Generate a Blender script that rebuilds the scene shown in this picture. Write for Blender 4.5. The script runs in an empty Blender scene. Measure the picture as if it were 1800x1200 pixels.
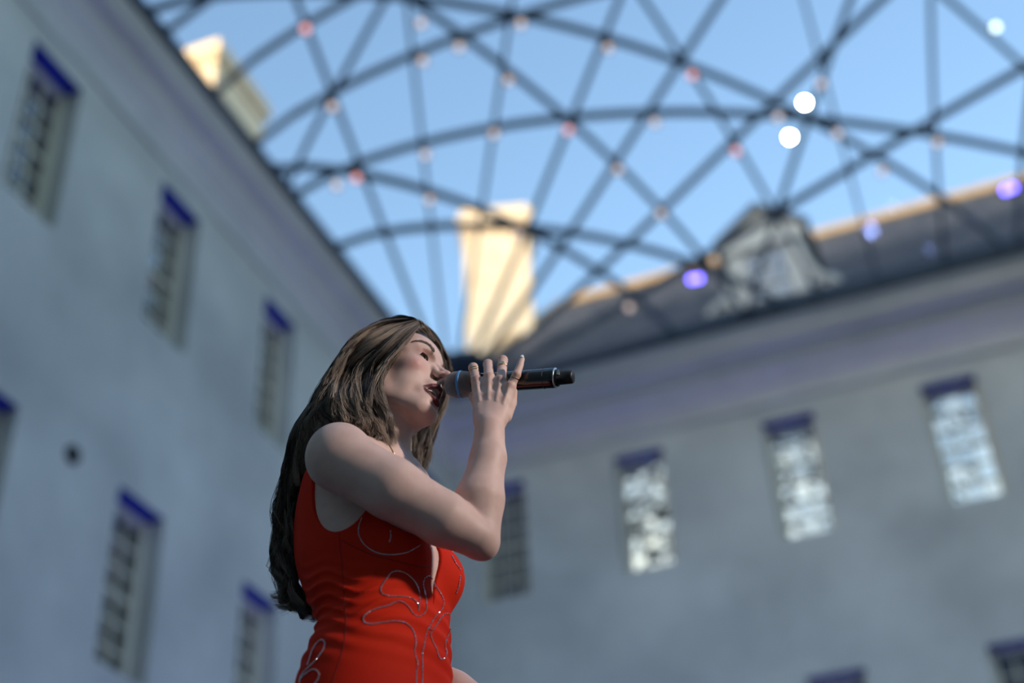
import bpy, bmesh, math, random
import numpy as np
from math import sin, cos, tan, pi, radians, degrees, atan2, sqrt
from mathutils import Vector, Matrix

random.seed(7)
scene = bpy.context.scene
COL = scene.collection

# ------------------------------------------------------------------ camera
F_PX = 2400.0
YAW, PITCH, ROLL = radians(-19.73), radians(35.70), radians(-3.0)
CAM = np.array([0.0, 0.0, 1.5])
_fw = np.array([sin(YAW)*cos(PITCH), cos(YAW)*cos(PITCH), sin(PITCH)])
_rt = np.array([cos(YAW), -sin(YAW), 0.0])
_up = np.cross(_rt, _fw)
RT = _rt*cos(ROLL) + _up*sin(ROLL)
UP = -_rt*sin(ROLL) + _up*cos(ROLL)
FW = _fw
FH = np.array([sin(YAW), cos(YAW), 0.0])      # horizontal view direction
RH = np.array([cos(YAW), -sin(YAW), 0.0])     # horizontal right

camd = bpy.data.cameras.new('camera')
camo = bpy.data.objects.new('camera', camd)
COL.objects.link(camo)
m = Matrix.Identity(4)
for i, a in enumerate((RT, UP, -FW)):
    for j in range(3):
        m[j][i] = a[j]
m.translation = Vector(CAM)
camo.matrix_world = m
camd.sensor_width = 36.0
camd.lens = 36.0*F_PX/1800.0
camd.clip_start = 0.05
camd.clip_end = 500
camd.dof.use_dof = True
camd.dof.focus_distance = 2.55
camd.dof.aperture_fstop = 1.42
scene.camera = camo

# ------------------------------------------------------------------ sky, sun, exposure
SUN_DIR = Vector((-0.34, -0.93, 0.150)).normalized()    # towards the low evening sun, behind the camera
world = bpy.data.worlds.new('world')
scene.world = world
world.use_nodes = True
wn = world.node_tree
wn.nodes.clear()
sky = wn.nodes.new('ShaderNodeTexSky')
sky.sky_type = 'NISHITA'
sky.sun_disc = False
sky.sun_elevation = math.asin(SUN_DIR.z)
sky.sun_rotation = atan2(SUN_DIR.x, SUN_DIR.y)
sky.altitude = 0
sky.air_density = 1.0
sky.dust_density = 1.2
sky.ozone_density = 1.6
bg = wn.nodes.new('ShaderNodeBackground')
bg.inputs['Strength'].default_value = 0.56
wo = wn.nodes.new('ShaderNodeOutputWorld')
wn.links.new(sky.outputs[0], bg.inputs[0])
wn.links.new(bg.outputs[0], wo.inputs[0])

sund = bpy.data.lights.new('sun', 'SUN')
sund.energy = 3.2
sund.angle = radians(0.6)
sund.color = (1.0, 0.92, 0.80)
suno = bpy.data.objects.new('sun', sund)
COL.objects.link(suno)
suno.rotation_euler = SUN_DIR.to_track_quat('Z', 'Y').to_euler()
suno.location = (20, 20, 40)

vs = scene.view_settings
scene.display_settings.display_device = 'sRGB'
vs.view_transform = 'Standard'
vs.look = 'None'
vs.exposure = 0.0
vs.gamma = 1.0
vs.use_curve_mapping = False

# stage lighting: the key lamp of the show, off to the right of the singer, high on the lighting rig
def spot(name, loc, target, energy, color, size_deg, blend=0.4, radius=0.1):
    d = bpy.data.lights.new(name, 'SPOT')
    d.energy = energy
    d.color = color
    d.spot_size = radians(size_deg)
    d.spot_blend = blend
    d.shadow_soft_size = radius
    o = bpy.data.objects.new(name, d)
    COL.objects.link(o)
    o.location = Vector(loc)
    o.rotation_euler = (Vector(target) - Vector(loc)).to_track_quat('-Z', 'Y').to_euler()
    return o

HEAD_AT = Vector((-0.93, 2.02, 2.95))
KEY_AT = HEAD_AT + Vector(RH*7.2 - FH*2.9 + np.array([0, 0, 2.8]))
spot('stage_key_light', KEY_AT, HEAD_AT + Vector((0.10, 0.03, -0.06)), 2300, (1.0, 0.86, 0.78), 10, 1.0, 0.30)

# blue-white floods added to brighten the two walls, standing unseen behind the singer
spot('added_wall_flood_left', (1.5, 13.5, 0.6), (-10.85, 15.0, 12.5), 1900, (0.34, 0.46, 1.0), 110, 1.0, 0.25)
spot('added_wall_flood_far', (-3.0, 9.0, 0.6), (-3.5, 25.4, 13.5), 1500, (0.36, 0.48, 1.0), 100, 1.0, 0.25)

# ------------------------------------------------------------------ helpers
def lin(c):
    return tuple(((v/255.0)/12.92 if v/255.0 <= 0.04045 else ((v/255.0+0.055)/1.055)**2.4) for v in c)

def mat(name, color, rough=0.6, metal=0.0, var=None, vscale=4.0, bump=0.0, bscale=40.0, spec=0.5, emis=None, estr=0.0, coat=0.0, detail=6.0):
    """procedural material; color in sRGB 0-255; var = second colour mixed in by noise"""
    mt = bpy.data.materials.new(name)
    mt.use_nodes = True
    nt = mt.node_tree
    b = nt.nodes['Principled BSDF']
    b.inputs['Base Color'].default_value = (*lin(color), 1)
    b.inputs['Roughness'].default_value = rough
    b.inputs['Metallic'].default_value = metal
    b.inputs['Specular IOR Level'].default_value = spec
    b.inputs['Coat Weight'].default_value = coat
    tc = nt.nodes.new('ShaderNodeTexCoord')
    if var is not None:
        n = nt.nodes.new('ShaderNodeTexNoise')
        n.inputs['Scale'].default_value = vscale
        n.inputs['Detail'].default_value = detail
        nt.links.new(tc.outputs['Object'], n.inputs['Vector'])
        r = nt.nodes.new('ShaderNodeValToRGB')
        r.color_ramp.elements[0].position = 0.32
        r.color_ramp.elements[1].position = 0.68
        r.color_ramp.elements[0].color = (*lin(color), 1)
        r.color_ramp.elements[1].color = (*lin(var), 1)
        nt.links.new(n.outputs['Fac'], r.inputs['Fac'])
        nt.links.new(r.outputs['Color'], b.inputs['Base Color'])
    if bump:
        n2 = nt.nodes.new('ShaderNodeTexNoise')
        n2.inputs['Scale'].default_value = bscale
        n2.inputs['Detail'].default_value = 5
        nt.links.new(tc.outputs['Object'], n2.inputs['Vector'])
        bp = nt.nodes.new('ShaderNodeBump')
        bp.inputs['Strength'].default_value = bump
        bp.inputs['Distance'].default_value = 0.01
        nt.links.new(n2.outputs['Fac'], bp.inputs['Height'])
        nt.links.new(bp.outputs['Normal'], b.inputs['Normal'])
    if emis is not None:
        b.inputs['Emission Color'].default_value = (*lin(emis), 1)
        b.inputs['Emission Strength'].default_value = estr
    return mt

class MB:
    """collects verts and faces, builds one mesh object"""
    def __init__(s):
        s.v = []; s.f = []
    def add(s, vs_, fs):
        o = len(s.v)
        s.v += [tuple(map(float, p)) for p in vs_]
        s.f += [tuple(i+o for i in f) for f in fs]
    def box(s, a, b):
        x0, y0, z0 = a; x1, y1, z1 = b
        s.add([(x0,y0,z0),(x1,y0,z0),(x1,y1,z0),(x0,y1,z0),(x0,y0,z1),(x1,y0,z1),(x1,y1,z1),(x0,y1,z1)],
              [(0,3,2,1),(4,5,6,7),(0,1,5,4),(1,2,6,5),(2,3,7,6),(3,0,4,7)])
    def quad(s, a, b, c, d):
        s.add([a,b,c,d], [(0,1,2,3)])
    def prism(s, poly, d):
        """extrude a planar 3-D polygon by vector d"""
        n = len(poly)
        p = [np.array(q, float) for q in poly]
        q = [x+np.array(d, float) for x in p]
        s.add(p+q, [tuple(range(n-1,-1,-1)), tuple(range(n,2*n))]+[(i,(i+1)%n,n+(i+1)%n,n+i) for i in range(n)])
    def tube(s, pts, radii, n=10, cap=True):
        pts = [np.array(p, float) for p in pts]
        if not hasattr(radii, '__len__'): radii = [radii]*len(pts)
        base = len(s.v); vs_ = []; fs = []
        t0 = pts[1]-pts[0]; t0 /= np.linalg.norm(t0)
        u = np.cross(t0, [0,0,1.0])
        if np.linalg.norm(u) < 1e-3: u = np.cross(t0, [1.0,0,0])
        u /= np.linalg.norm(u)
        for i, p in enumerate(pts):
            t = pts[min(i+1,len(pts)-1)]-pts[max(i-1,0)]; t = t/np.linalg.norm(t)
            u = u-t*(u@t); u /= np.linalg.norm(u); w = np.cross(t, u)
            for k in range(n):
                a = 2*pi*k/n
                vs_.append(p+radii[i]*(u*cos(a)+w*sin(a)))
        for i in range(len(pts)-1):
            for k in range(n):
                fs.append((i*n+k, i*n+(k+1)%n, (i+1)*n+(k+1)%n, (i+1)*n+k))
        if cap:
            fs.append(tuple(range(n-1,-1,-1))); fs.append(tuple(range((len(pts)-1)*n, len(pts)*n)))
        s.add(vs_, fs)
    def lathe(s, prof, origin, axis, n=24):
        """prof: list of (radius, height along axis)"""
        ax = np.array(axis, float); ax /= np.linalg.norm(ax)
        u = np.cross(ax, [0,0,1.0])
        if np.linalg.norm(u) < 1e-3: u = np.array([1.0,0,0])
        u /= np.linalg.norm(u); w = np.cross(ax, u); o = np.array(origin, float)
        vs_ = []; fs = []
        for r, h in prof:
            for k in range(n):
                a = 2*pi*k/n; vs_.append(o+ax*h+r*(u*cos(a)+w*sin(a)))
        for i in range(len(prof)-1):
            for k in range(n):
                fs.append((i*n+k, i*n+(k+1)%n, (i+1)*n+(k+1)%n, (i+1)*n+k))
        fs.append(tuple(range(n-1,-1,-1))); fs.append(tuple(range((len(prof)-1)*n, len(prof)*n)))
        s.add(vs_, fs)
    def build(s, name, material, parent=None, smooth=False):
        me = bpy.data.meshes.new(name)
        me.from_pydata(s.v, [], s.f)
        me.validate()
        bm = bmesh.new(); bm.from_mesh(me)
        bmesh.ops.recalc_face_normals(bm, faces=bm.faces)
        bm.to_mesh(me); bm.free()
        if smooth:
            me.polygons.foreach_set('use_smooth', [True]*len(me.polygons))
        me.materials.append(material)
        o = bpy.data.objects.new(name, me)
        COL.objects.link(o)
        if parent is not None: o.parent = parent
        return o

def tag(o, label=None, cat=None, group=None, kind=None):
    if label: o['label'] = label
    if cat: o['category'] = cat
    if group: o['group'] = group
    if kind: o['kind'] = kind
    return o

def empty(name, loc=(0,0,0)):
    o = bpy.data.objects.new(name, None)
    COL.objects.link(o)
    o.location = loc
    o.empty_display_size = 0.1
    return o

def copy_mesh(src, name, loc, parent=None, rot=None, scale=None):
    o = src.copy(); o.name = name
    COL.objects.link(o)
    o.location = loc
    if rot is not None: o.rotation_euler = rot
    if scale is not None: o.scale = scale
    o.parent = parent
    return o

# ------------------------------------------------------------------ materials of the place
M = {}
M['plaster'] = mat('wall_plaster', (224,220,206), 0.9, var=(190,187,176), vscale=0.45, bump=0.25, bscale=6)
M['cornice'] = mat('cornice_stone', (214,208,200), 0.85, var=(200,196,188), vscale=0.8)
M['reveal'] = mat('reveal_plaster', (222,216,196), 0.9)
M['winframe'] = mat('window_paint', (224,214,184), 0.5)
M['steel'] = mat('roof_steel', (52,66,78), 0.45, metal=0.2)
M['slate'] = mat('slate', (104,108,118), 0.6, var=(86,92,104), vscale=3.0)
M['slate_b'] = mat('slate_light', (118,118,124), 0.6, var=(98,102,112), vscale=3.0)
M['ridge'] = mat('ridge_tile', (198,168,128), 0.8, var=(176,150,116), vscale=2.0)
M['brick'] = mat('chimney_stone', (232,216,190), 0.85, var=(214,194,164), vscale=1.5)
M['dormer'] = mat('dormer_paint', (214,214,206), 0.6, var=(196,198,192), vscale=2.0)
M['lead'] = mat('lead', (92,98,106), 0.6)
M['ground'] = mat('paving', (186,180,170), 0.9, var=(160,156,150), vscale=1.2)
M['stage'] = mat('stage_deck', (28,28,30), 0.7)
M['blue_board'] = mat('blue_head_board', (26,36,122), 0.6)
M['dark'] = mat('dark_metal', (30,32,36), 0.5, metal=0.3)

def pane_mat():
    mt = bpy.data.materials.new('window_glass'); mt.use_nodes = True
    nt = mt.node_tree; b = nt.nodes['Principled BSDF']
    b.inputs['Base Color'].default_value = (0.012, 0.016, 0.018, 1)
    b.inputs['Roughness'].default_value = 0.02
    b.inputs['Specular IOR Level'].default_value = 1.0
    b.inputs['IOR'].default_value = 2.1
    tc = nt.nodes.new('ShaderNodeTexCoord')
    n = nt.nodes.new('ShaderNodeTexNoise'); n.inputs['Scale'].default_value = 2.2; n.inputs['Detail'].default_value = 1.5
    nt.links.new(tc.outputs['Object'], n.inputs['Vector'])
    bp = nt.nodes.new('ShaderNodeBump'); bp.inputs['Strength'].default_value = 1.0; bp.inputs['Distance'].default_value = 0.008
    nt.links.new(n.outputs['Fac'], bp.inputs['Height']); nt.links.new(bp.outputs['Normal'], b.inputs['Normal'])
    return mt
M['pane'] = pane_mat()
M['pane_mirror'] = pane_mat()                       # upper far windows: mirror finish added so the wavy glass reflects more sky
M['pane_mirror'].name = 'mirrored_window_glass'
_b = M['pane_mirror'].node_tree.nodes['Principled BSDF']; _b.inputs['Metallic'].default_value = 1.0; _b.inputs['Base Color'].default_value = (0.40, 0.46, 0.47, 1)

def roof_glass_mat():
    mt = bpy.data.materials.new('roof_glass'); mt.use_nodes = True
    nt = mt.node_tree; nt.nodes.clear()
    out = nt.nodes.new('ShaderNodeOutputMaterial')
    tr = nt.nodes.new('ShaderNodeBsdfTransparent'); tr.inputs[0].default_value = (0.97, 0.985, 0.98, 1)
    gl = nt.nodes.new('ShaderNodeBsdfGlossy'); gl.inputs['Roughness'].default_value = 0.02
    gl.inputs['Color'].default_value = (0.9, 0.95, 1, 1)
    fr = nt.nodes.new('ShaderNodeFresnel'); # both faces of a pane behave alike: the back face gets the inverse index
    ge = nt.nodes.new('ShaderNodeNewGeometry'); mr = nt.nodes.new('ShaderNodeMapRange')
    mr.inputs['To Min'].default_value = 1.22; mr.inputs['To Max'].default_value = 1/1.22
    nt.links.new(ge.outputs['Backfacing'], mr.inputs['Value']); nt.links.new(mr.outputs['Result'], fr.inputs['IOR'])
    mx = nt.nodes.new('ShaderNodeMixShader')
    nt.links.new(fr.outputs[0], mx.inputs[0]); nt.links.new(tr.outputs[0], mx.inputs[1]); nt.links.new(gl.outputs[0], mx.inputs[2])
    nt.links.new(mx.outputs[0], out.inputs[0])
    return mt
M['roofglass'] = roof_glass_mat()

# ------------------------------------------------------------------ the courtyard
XL, YR = -10.85, 25.40          # wall faces of the left and the far wing
XR, YB = 21.3, -7.2             # the two wings behind the camera
EAVE = 19.0
LX, LY = -10.25, 24.24          # inner edge of the cornices, where the glass roof starts
W_ROOF, H_ROOF, Q_ROOF = 32.0, 6.0, 0.8
UP_Z, LO_Z = (14.22, 17.02), (8.70, 11.28)
REV = 0.36

g = MB(); g.box((-13, -9, -0.2), (23, 28, 0)); floor_o = g.build('floor', M['ground']); tag(floor_o, kind='structure')

def wall(name, to3, u0, u1, z0, z1, holes):
    """plastered wall with recessed openings. to3(u, z, depth): depth > 0 goes into the wall"""
    us = sorted({u0, u1, *[h[0] for h in holes], *[h[1] for h in holes]})
    zs = sorted({z0, z1, *[h[2] for h in holes], *[h[3] for h in holes]})
    mb = MB()
    for i in range(len(us)-1):
        for j in range(len(zs)-1):
            uc, zc = (us[i]+us[i+1])/2, (zs[j]+zs[j+1])/2
            if any(h[0] < uc < h[1] and h[2] < zc < h[3] for h in holes): continue
            mb.quad(to3(us[i],zs[j],0), to3(us[i+1],zs[j],0), to3(us[i+1],zs[j+1],0), to3(us[i],zs[j+1],0))
    # back skin closes the wall
    mb.quad(to3(u0,z0,0.7), to3(u1,z0,0.7), to3(u1,z1,0.7), to3(u0,z1,0.7))
    mb.quad(to3(u0,z1,0), to3(u1,z1,0), to3(u1,z1,0.7), to3(u0,z1,0.7))
    for h in holes:
        a, b, c, d = h
        D = REV+0.12
        for (p, q) in (((a,c),(b,c)), ((b,c),(b,d)), ((b,d),(a,d)), ((a,d),(a,c))):
            mb.quad(to3(*p,0), to3(*q,0), to3(*q,D), to3(*p,D))
        mb.quad(to3(a,c,D), to3(b,c,D), to3(b,d,D), to3(a,d,D))
    o = mb.build(name, M['plaster'])
    return tag(o, kind='structure')

WIN_W = 1.13
left_u = [7.00, 10.35, 13.68, 17.03, 20.38, 23.70]
far_u = [-0.15, -3.52, -6.87, -10.13, 3.20, 6.55]
toL = lambda u, z, d: (XL-d, u, z)
toF = lambda u, z, d: (u, YR+d, z)
holesL = [(u, u+WIN_W, *z) for u in left_u for z in (UP_Z, LO_Z)]
holesF = [(u, u+WIN_W, *z) for u in far_u for z in (UP_Z, LO_Z)]
wall('wall_left', toL, YB-0.7, YR+0.7, 0, EAVE-0.3, holesL)
wall('wall_far', toF, XL-0.7, XR+0.7, 0, EAVE-0.3, holesF)
wall('wall_right', lambda u, z, d: (XR+d, u, z), YB, YR, 0, EAVE-0.3, [])
wall('wall_back', lambda u, z, d: (u, YB-d, z), XL, XR, 0, EAVE-0.3, [])

# windows: frame, muntins, one pane per light, blue uplighter on each sill
NC, NR = 3, 6
pane_w, pane_h = (WIN_W-0.16)/NC-0.035, (UP_Z[1]-UP_Z[0]-0.2)/NR-0.035
win_n = 0
def window(to3, u, zr, in_view, along):
    global win_n
    win_n += 1
    a, b, c, d = u, u+WIN_W, *zr
    root = empty('window_%d' % win_n, to3((a+b)/2, c, REV))
    tag(root, kind='structure')
    inv = Matrix.Translation(-root.location)
    def B(mb, u0, u1, z0, z1, d0, d1):
        p = to3(u0, z0, d0); q = to3(u1, z1, d1)
        lo = [min(x, y)-o for x, y, o in zip(p, q, root.location)]; hi = [max(x, y)-o for x, y, o in zip(p, q, root.location)]
        mb.box(lo, hi)
    for (u0, u1, z0, z1) in ((a, a+0.11, c, d), (b-0.11, b, c, d), (a+0.11, b-0.11, d-0.12, d), (a+0.11, b-0.11, c, c+0.09)):
        mb = MB(); B(mb, u0, u1, z0, z1, REV-0.06, REV+0.08); mb.build('frame', M['winframe'], root)
    mb = MB(); B(mb, a+0.004, b-0.004, d-0.02, d-0.004, 0.004, REV-0.06); mb.build('head_board', M['blue_board'], root)
    g0, g1, h0, h1 = a+0.11, b-0.11, c+0.09, d-0.12
    for i in range(1, NC):
        x = g0+(g1-g0)*i/NC
        mb = MB(); B(mb, x-0.022, x+0.022, h0, h1, REV-0.015, REV+0.05); mb.build('muntin', M['winframe'], root)
    for j in range(1, NR):
        z = h0+(h1-h0)*j/NR; t = 0.035 if j == NR//2 else 0.02
        mb = MB(); B(mb, g0, g1, z-t, z+t, REV-0.01, REV+0.05); mb.build('muntin', M['winframe'], root)
    rnd = random.Random(win_n)
    for i in range(NC):
        for j in range(NR):
            x0, x1 = g0+(g1-g0)*i/NC, g0+(g1-g0)*(i+1)/NC
            z0, z1 = h0+(h1-h0)*j/NR, h0+(h1-h0)*(j+1)/NR
            mb = MB()
            t1, t2 = rnd.uniform(-.007, .007), rnd.uniform(-.007, .007)   # old glass, every pane sits a little differently
            P = [to3(x0, z0, REV+0.02+t1), to3(x1, z0, REV+0.02-t1+t2), to3(x1, z1, REV+0.02-t1-t2), to3(x0, z1, REV+0.02+t1-t2)]
            P = [tuple(p[k]-root.location[k] for k in range(3)) for p in P]
            n = np.array(to3(0,0,1))-np.array(to3(0,0,0))
            mb.prism(P, n*0.006)
            mb.build('pane', M['pane_mirror'] if (along == 'x' and c > 12 and u > -8) else M['pane'], root)
    if in_view:
        # slim blue LED uplighter on the sill washing the head of the opening
        l = bpy.data.lights.new('sill_uplight', 'AREA')
        l.shape = 'RECTANGLE'; l.size = WIN_W*0.8; l.size_y = 0.03
        l.energy = BLUE_W
        l.color = (0.03, 0.09, 1.0)
        l.spread = radians(16)
        lo = bpy.data.objects.new('sill_uplight', l); COL.objects.link(lo)
        p = Vector(to3((a+b)/2, c+0.12, 0.17))
        lo.location = p
        lo.rotation_euler = (Vector(to3((a+b)/2, d, 0.17))-p).to_track_quat('-Z', 'Y').to_euler()
        if along == 'y': lo.rotation_euler.rotate_axis('Z', pi/2)
    return root
BLUE_W = 0.32
for u in left_u:
    for zr in (UP_Z, LO_Z): window(toL, u, zr, True, 'y')
for u in far_u:
    for zr in (UP_Z, LO_Z): window(toF, u, zr, u < 3, 'x')

# cornices: a stepped moulding swept along each wing
def cornice(name, to3, u0, u1, pr):
    # (projection, z): from the wall up to the lip
    prof = [(-0.2,-1.62),(0.05,-1.62),(0.08,-1.55),(0.05,-1.48),(0.05,-1.12),(0.12,-1.06),(0.14,-0.94),(0.30,-0.80),(0.30,-0.62),(0.36,-0.56),(0.78,-0.50),(0.78,-0.30),(0.86,-0.26),(0.94,-0.10),(1.0,-0.06),(1.0,0.0),(-0.2,0.02)]
    prof = [(p if p <= 0.05 else p*pr, z) for p, z in prof]
    mb = MB()
    A = [to3(u0, EAVE+z, -p) for p, z in prof]; B_ = [to3(u1, EAVE+z, -p) for p, z in prof]
    n = len(prof)
    mb.add(A+B_, [(i,(i+1)%n,n+(i+1)%n,n+i) for i in range(n)]+[tuple(range(n)), tuple(range(2*n-1,n-1,-1))])
    return tag(mb.build(name, M['cornice']), kind='structure')
cornice('trim_1', toL, YB, YR, LX-XL)
cornice('trim_2', toF, XL, XR, YR-LY)
cornice('trim_3', lambda u, z, d: (XR+d, u, z), YB, YR, 0.9)
cornice('trim_4', lambda u, z, d: (u, YB-d, z), XL, XR, 0.9)

# violet LED strips that wash the cornices
def strip(name, a, b, aim, energy, color):
    l = bpy.data.lights.new(name, 'AREA'); l.shape = 'RECTANGLE'
    a, b = Vector(a), Vector(b)
    l.size = (b-a).length; l.size_y = 0.04; l.energy = energy; l.color = color; l.spread = radians(110)
    o = bpy.data.objects.new(name, l); COL.objects.link(o)
    z = -Vector(aim).normalized(); x = (b-a).normalized(); y = z.cross(x)
    mm = Matrix((x, y, z)).transposed().to_4x4(); mm.translation = (a+b)/2
    o.matrix_world = mm
strip('cornice_strip_left', (XL+0.10, 5, EAVE-1.40), (XL+0.10, YR-0.3, EAVE-1.40), (0.25, 0, 1), 3.2, (0.22, 0.10, 1.0))
strip('cornice_strip_far', (XL+0.3, YR-0.10, EAVE-1.40), (8, YR-0.10, EAVE-1.40), (0, -0.35, 1), 4.0, (0.22, 0.10, 1.0))

# dark wall anchor on the left wall
vb = MB(); vb.lathe([(0.13,0),(0.13,0.05),(0.09,0.08),(0.03,0.09)], (XL, 12.6, 11.17), (1,0,0), 16)
tag(vb.build('wall_vent', M['dark']), 'small round dark vent cap on the plain grey wall between two windows', 'vent')

# ------------------------------------------------------------------ the glass roof
def dome_z(x, y):
    u = max(-1, min(1, 2*(x-LX)/W_ROOF-1)); v = max(-1, min(1, 2*(LY-y)/W_ROOF-1))
    return EAVE+0.05+H_ROOF*((1-u*u)*(1-v*v))**Q_ROOF
X0, X1, Y0, Y1 = LX, LX+W_ROOF, LY-W_ROOF, LY
LINES = [(-9.871, 12.498, 0.2926), (-9.082, 14.122, 0.1881), (-7.138, 16.136, 0.2728), (-3.937, 19.688, 0.4349), (-7.507, 20.114, 0.9912), (-6.853, 20.916, 0.6348), (-1.92, 20.1, 0.7797), (-10.25, 24.24, -1.2401), (-10.25, 24.24, -1.4137), (-10.25, 24.24, -1.0315), (-10.25, 24.24, -0.8085), (-10.25, 24.24, -0.6195), (-10.25, 24.24, -0.3974), (-10.25, 24.24, -0.1968), (-5.579, 18.597, 1.1785), (-2.626, 20.176, 1.3388), (-0.39, 21.771, 1.5774), (-0.682, 20.817, 2.2171), (1.38, 22.365, 1.783), (2.824, 20.75, 0.9582), (-8.821, 15.644, 2.5979), (2.787, 23.356, 1.9623)]
roof = empty('glass_roof', ((X0+X1)/2, (Y0+Y1)/2, EAVE))
tag(roof, 'domed glass roof of crossing dark steel ribs over the courtyard', 'glass roof')
ro = np.array(roof.location)
clipped = []
for (px, py, an) in LINES:
    dx, dy = cos(an), sin(an); ts = []
    for val, p, d in ((X0,px,dx),(X1,px,dx),(Y0,py,dy),(Y1,py,dy)):
        if abs(d) > 1e-9:
            t = (val-p)/d; x, y = px+dx*t, py+dy*t
            if X0-1e-6 <= x <= X1+1e-6 and Y0-1e-6 <= y <= Y1+1e-6: ts.append(t)
    if len(ts) >= 2 and max(ts)-min(ts) > 1.0:
        t0, t1 = min(ts), max(ts)
        clipped.append(((px+dx*t0, py+dy*t0), (px+dx*t1, py+dy*t1)))
BW, BD = 0.062, 0.19
def blade(p, q, bw=BW, bd=BD):
    L = sqrt((q[0]-p[0])**2+(q[1]-p[1])**2); n = max(2, int(L/0.7))
    t = np.array([(q[0]-p[0])/L, (q[1]-p[1])/L]); nrm = np.array([-t[1], t[0]])
    mb = MB(); vs_ = []; fs = []
    for i in range(n+1):
        x, y = p[0]+(q[0]-p[0])*i/n, p[1]+(q[1]-p[1])*i/n; z = dome_z(x, y)
        for sx, dz in ((-1,0),(1,0),(1,-bd),(-1,-bd)):
            vs_.append((x+nrm[0]*sx*bw/2-ro[0], y+nrm[1]*sx*bw/2-ro[1], z+dz-ro[2]))
    for i in range(n):
        for k in range(4): fs.append((i*4+k, i*4+(k+1)%4, i*4+4+(k+1)%4, i*4+4+k))
    fs += [(3,2,1,0), (n*4,n*4+1,n*4+2,n*4+3)]
    mb.add(vs_, fs)
    return mb
for p, q in clipped: blade(p, q).build('rib', M['steel'], roof)
for p, q in (((X0,Y0),(X0,Y1)),((X0,Y1),(X1,Y1)),((X1,Y1),(X1,Y0)),((X1,Y0),(X0,Y0))):
    blade(p, q, 0.14, 0.18).build('edge_beam', M['steel'], roof)

# panes: faces of the plan arrangement of the ribs
segs = clipped+[((X0,Y0),(X0,Y1)),((X0,Y1),(X1,Y1)),((X1,Y1),(X1,Y0)),((X1,Y0),(X0,Y0))]
keyf = lambda p: (round(p[0], 2), round(p[1], 2))
on = [set() for _ in segs]; P = {}
def addp(i, p):
    # snap near-coincident nodes
    for kq in P:
        if abs(kq[0]-p[0]) < 0.22 and abs(kq[1]-p[1]) < 0.22:
            on[i].add(kq); return
    P[keyf(p)] = keyf(p); on[i].add(keyf(p))
for i in range(len(segs)):
    for e in segs[i]: addp(i, e)
for i in range(len(segs)):
    for j in range(i+1, len(segs)):
        (a, b), (c, d) = segs[i], segs[j]
        r = (b[0]-a[0], b[1]-a[1]); s_ = (d[0]-c[0], d[1]-c[1]); den = r[0]*s_[1]-r[1]*s_[0]
        if abs(den) < 1e-9: continue
        t = ((c[0]-a[0])*s_[1]-(c[1]-a[1])*s_[0])/den; u = ((c[0]-a[0])*r[1]-(c[1]-a[1])*r[0])/den
        if -1e-6 <= t <= 1+1e-6 and -1e-6 <= u <= 1+1e-6:
            p = (a[0]+r[0]*t, a[1]+r[1]*t); addp(i, p); addp(j, p)
nbr = {}
for i, (a, b) in enumerate(segs):
    d = (b[0]-a[0], b[1]-a[1]); pts = sorted(on[i], key=lambda p: p[0]*d[0]+p[1]*d[1])
    for k in range(len(pts)-1):
        if pts[k] != pts[k+1]:
            nbr.setdefault(pts[k], set()).add(pts[k+1]); nbr.setdefault(pts[k+1], set()).add(pts[k])
order = {p: sorted(q, key=lambda r: atan2(r[1]-p[1], r[0]-p[0])) for p, q in nbr.items()}
seen = set(); faces = []
for p in order:
    for q in order[p]:
        if (p, q) in seen: continue
        a, b = p, q; poly = []
        while (a, b) not in seen:
            seen.add((a, b)); poly.append(a)
            o_ = order[b]; c = o_[(o_.index(a)-1) % len(o_)]; a, b = b, c
        ar = sum(poly[k][0]*poly[(k+1)%len(poly)][1]-poly[(k+1)%len(poly)][0]*poly[k][1] for k in range(len(poly)))/2
        if ar > 0.12 and len(poly) >= 3 and ar < 500: faces.append(poly)
for poly in faces:
    cx = sum(p[0] for p in poly)/len(poly); cy = sum(p[1] for p in poly)/len(poly)
    mb = MB()
    pts = [(p[0]-ro[0], p[1]-ro[1], dome_z(*p)+0.03-ro[2]) for p in poly]
    n = len(pts)
    zc = sum(dome_z(*p) for p in poly)/n+0.03
    vv = pts+[(cx-ro[0], cy-ro[1], zc-ro[2])]
    mb.add(vv, [(i, (i+1) % n, n) for i in range(n)])
    mb.build('glass_pane', M['roofglass'], roof)
# corner plate where the ribs run together
mb = MB(); zz_ = EAVE+0.10-ro[2]
mb.prism([(X0-ro[0], Y1-ro[1], zz_), (X0+1.5-ro[0], Y1-ro[1], zz_+0.03), (X0+1.0-ro[0], Y1-1.0-ro[1], zz_+0.22), (X0-ro[0], Y1-1.5-ro[1], zz_+0.03)], (0, 0, -0.16))
mb.build('corner_plate', M['steel'], roof)
nodes_xy = [p for p in P if X0+0.3 < p[0] < X1-0.3 and Y0+0.3 < p[1] < Y1-0.3]
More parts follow.
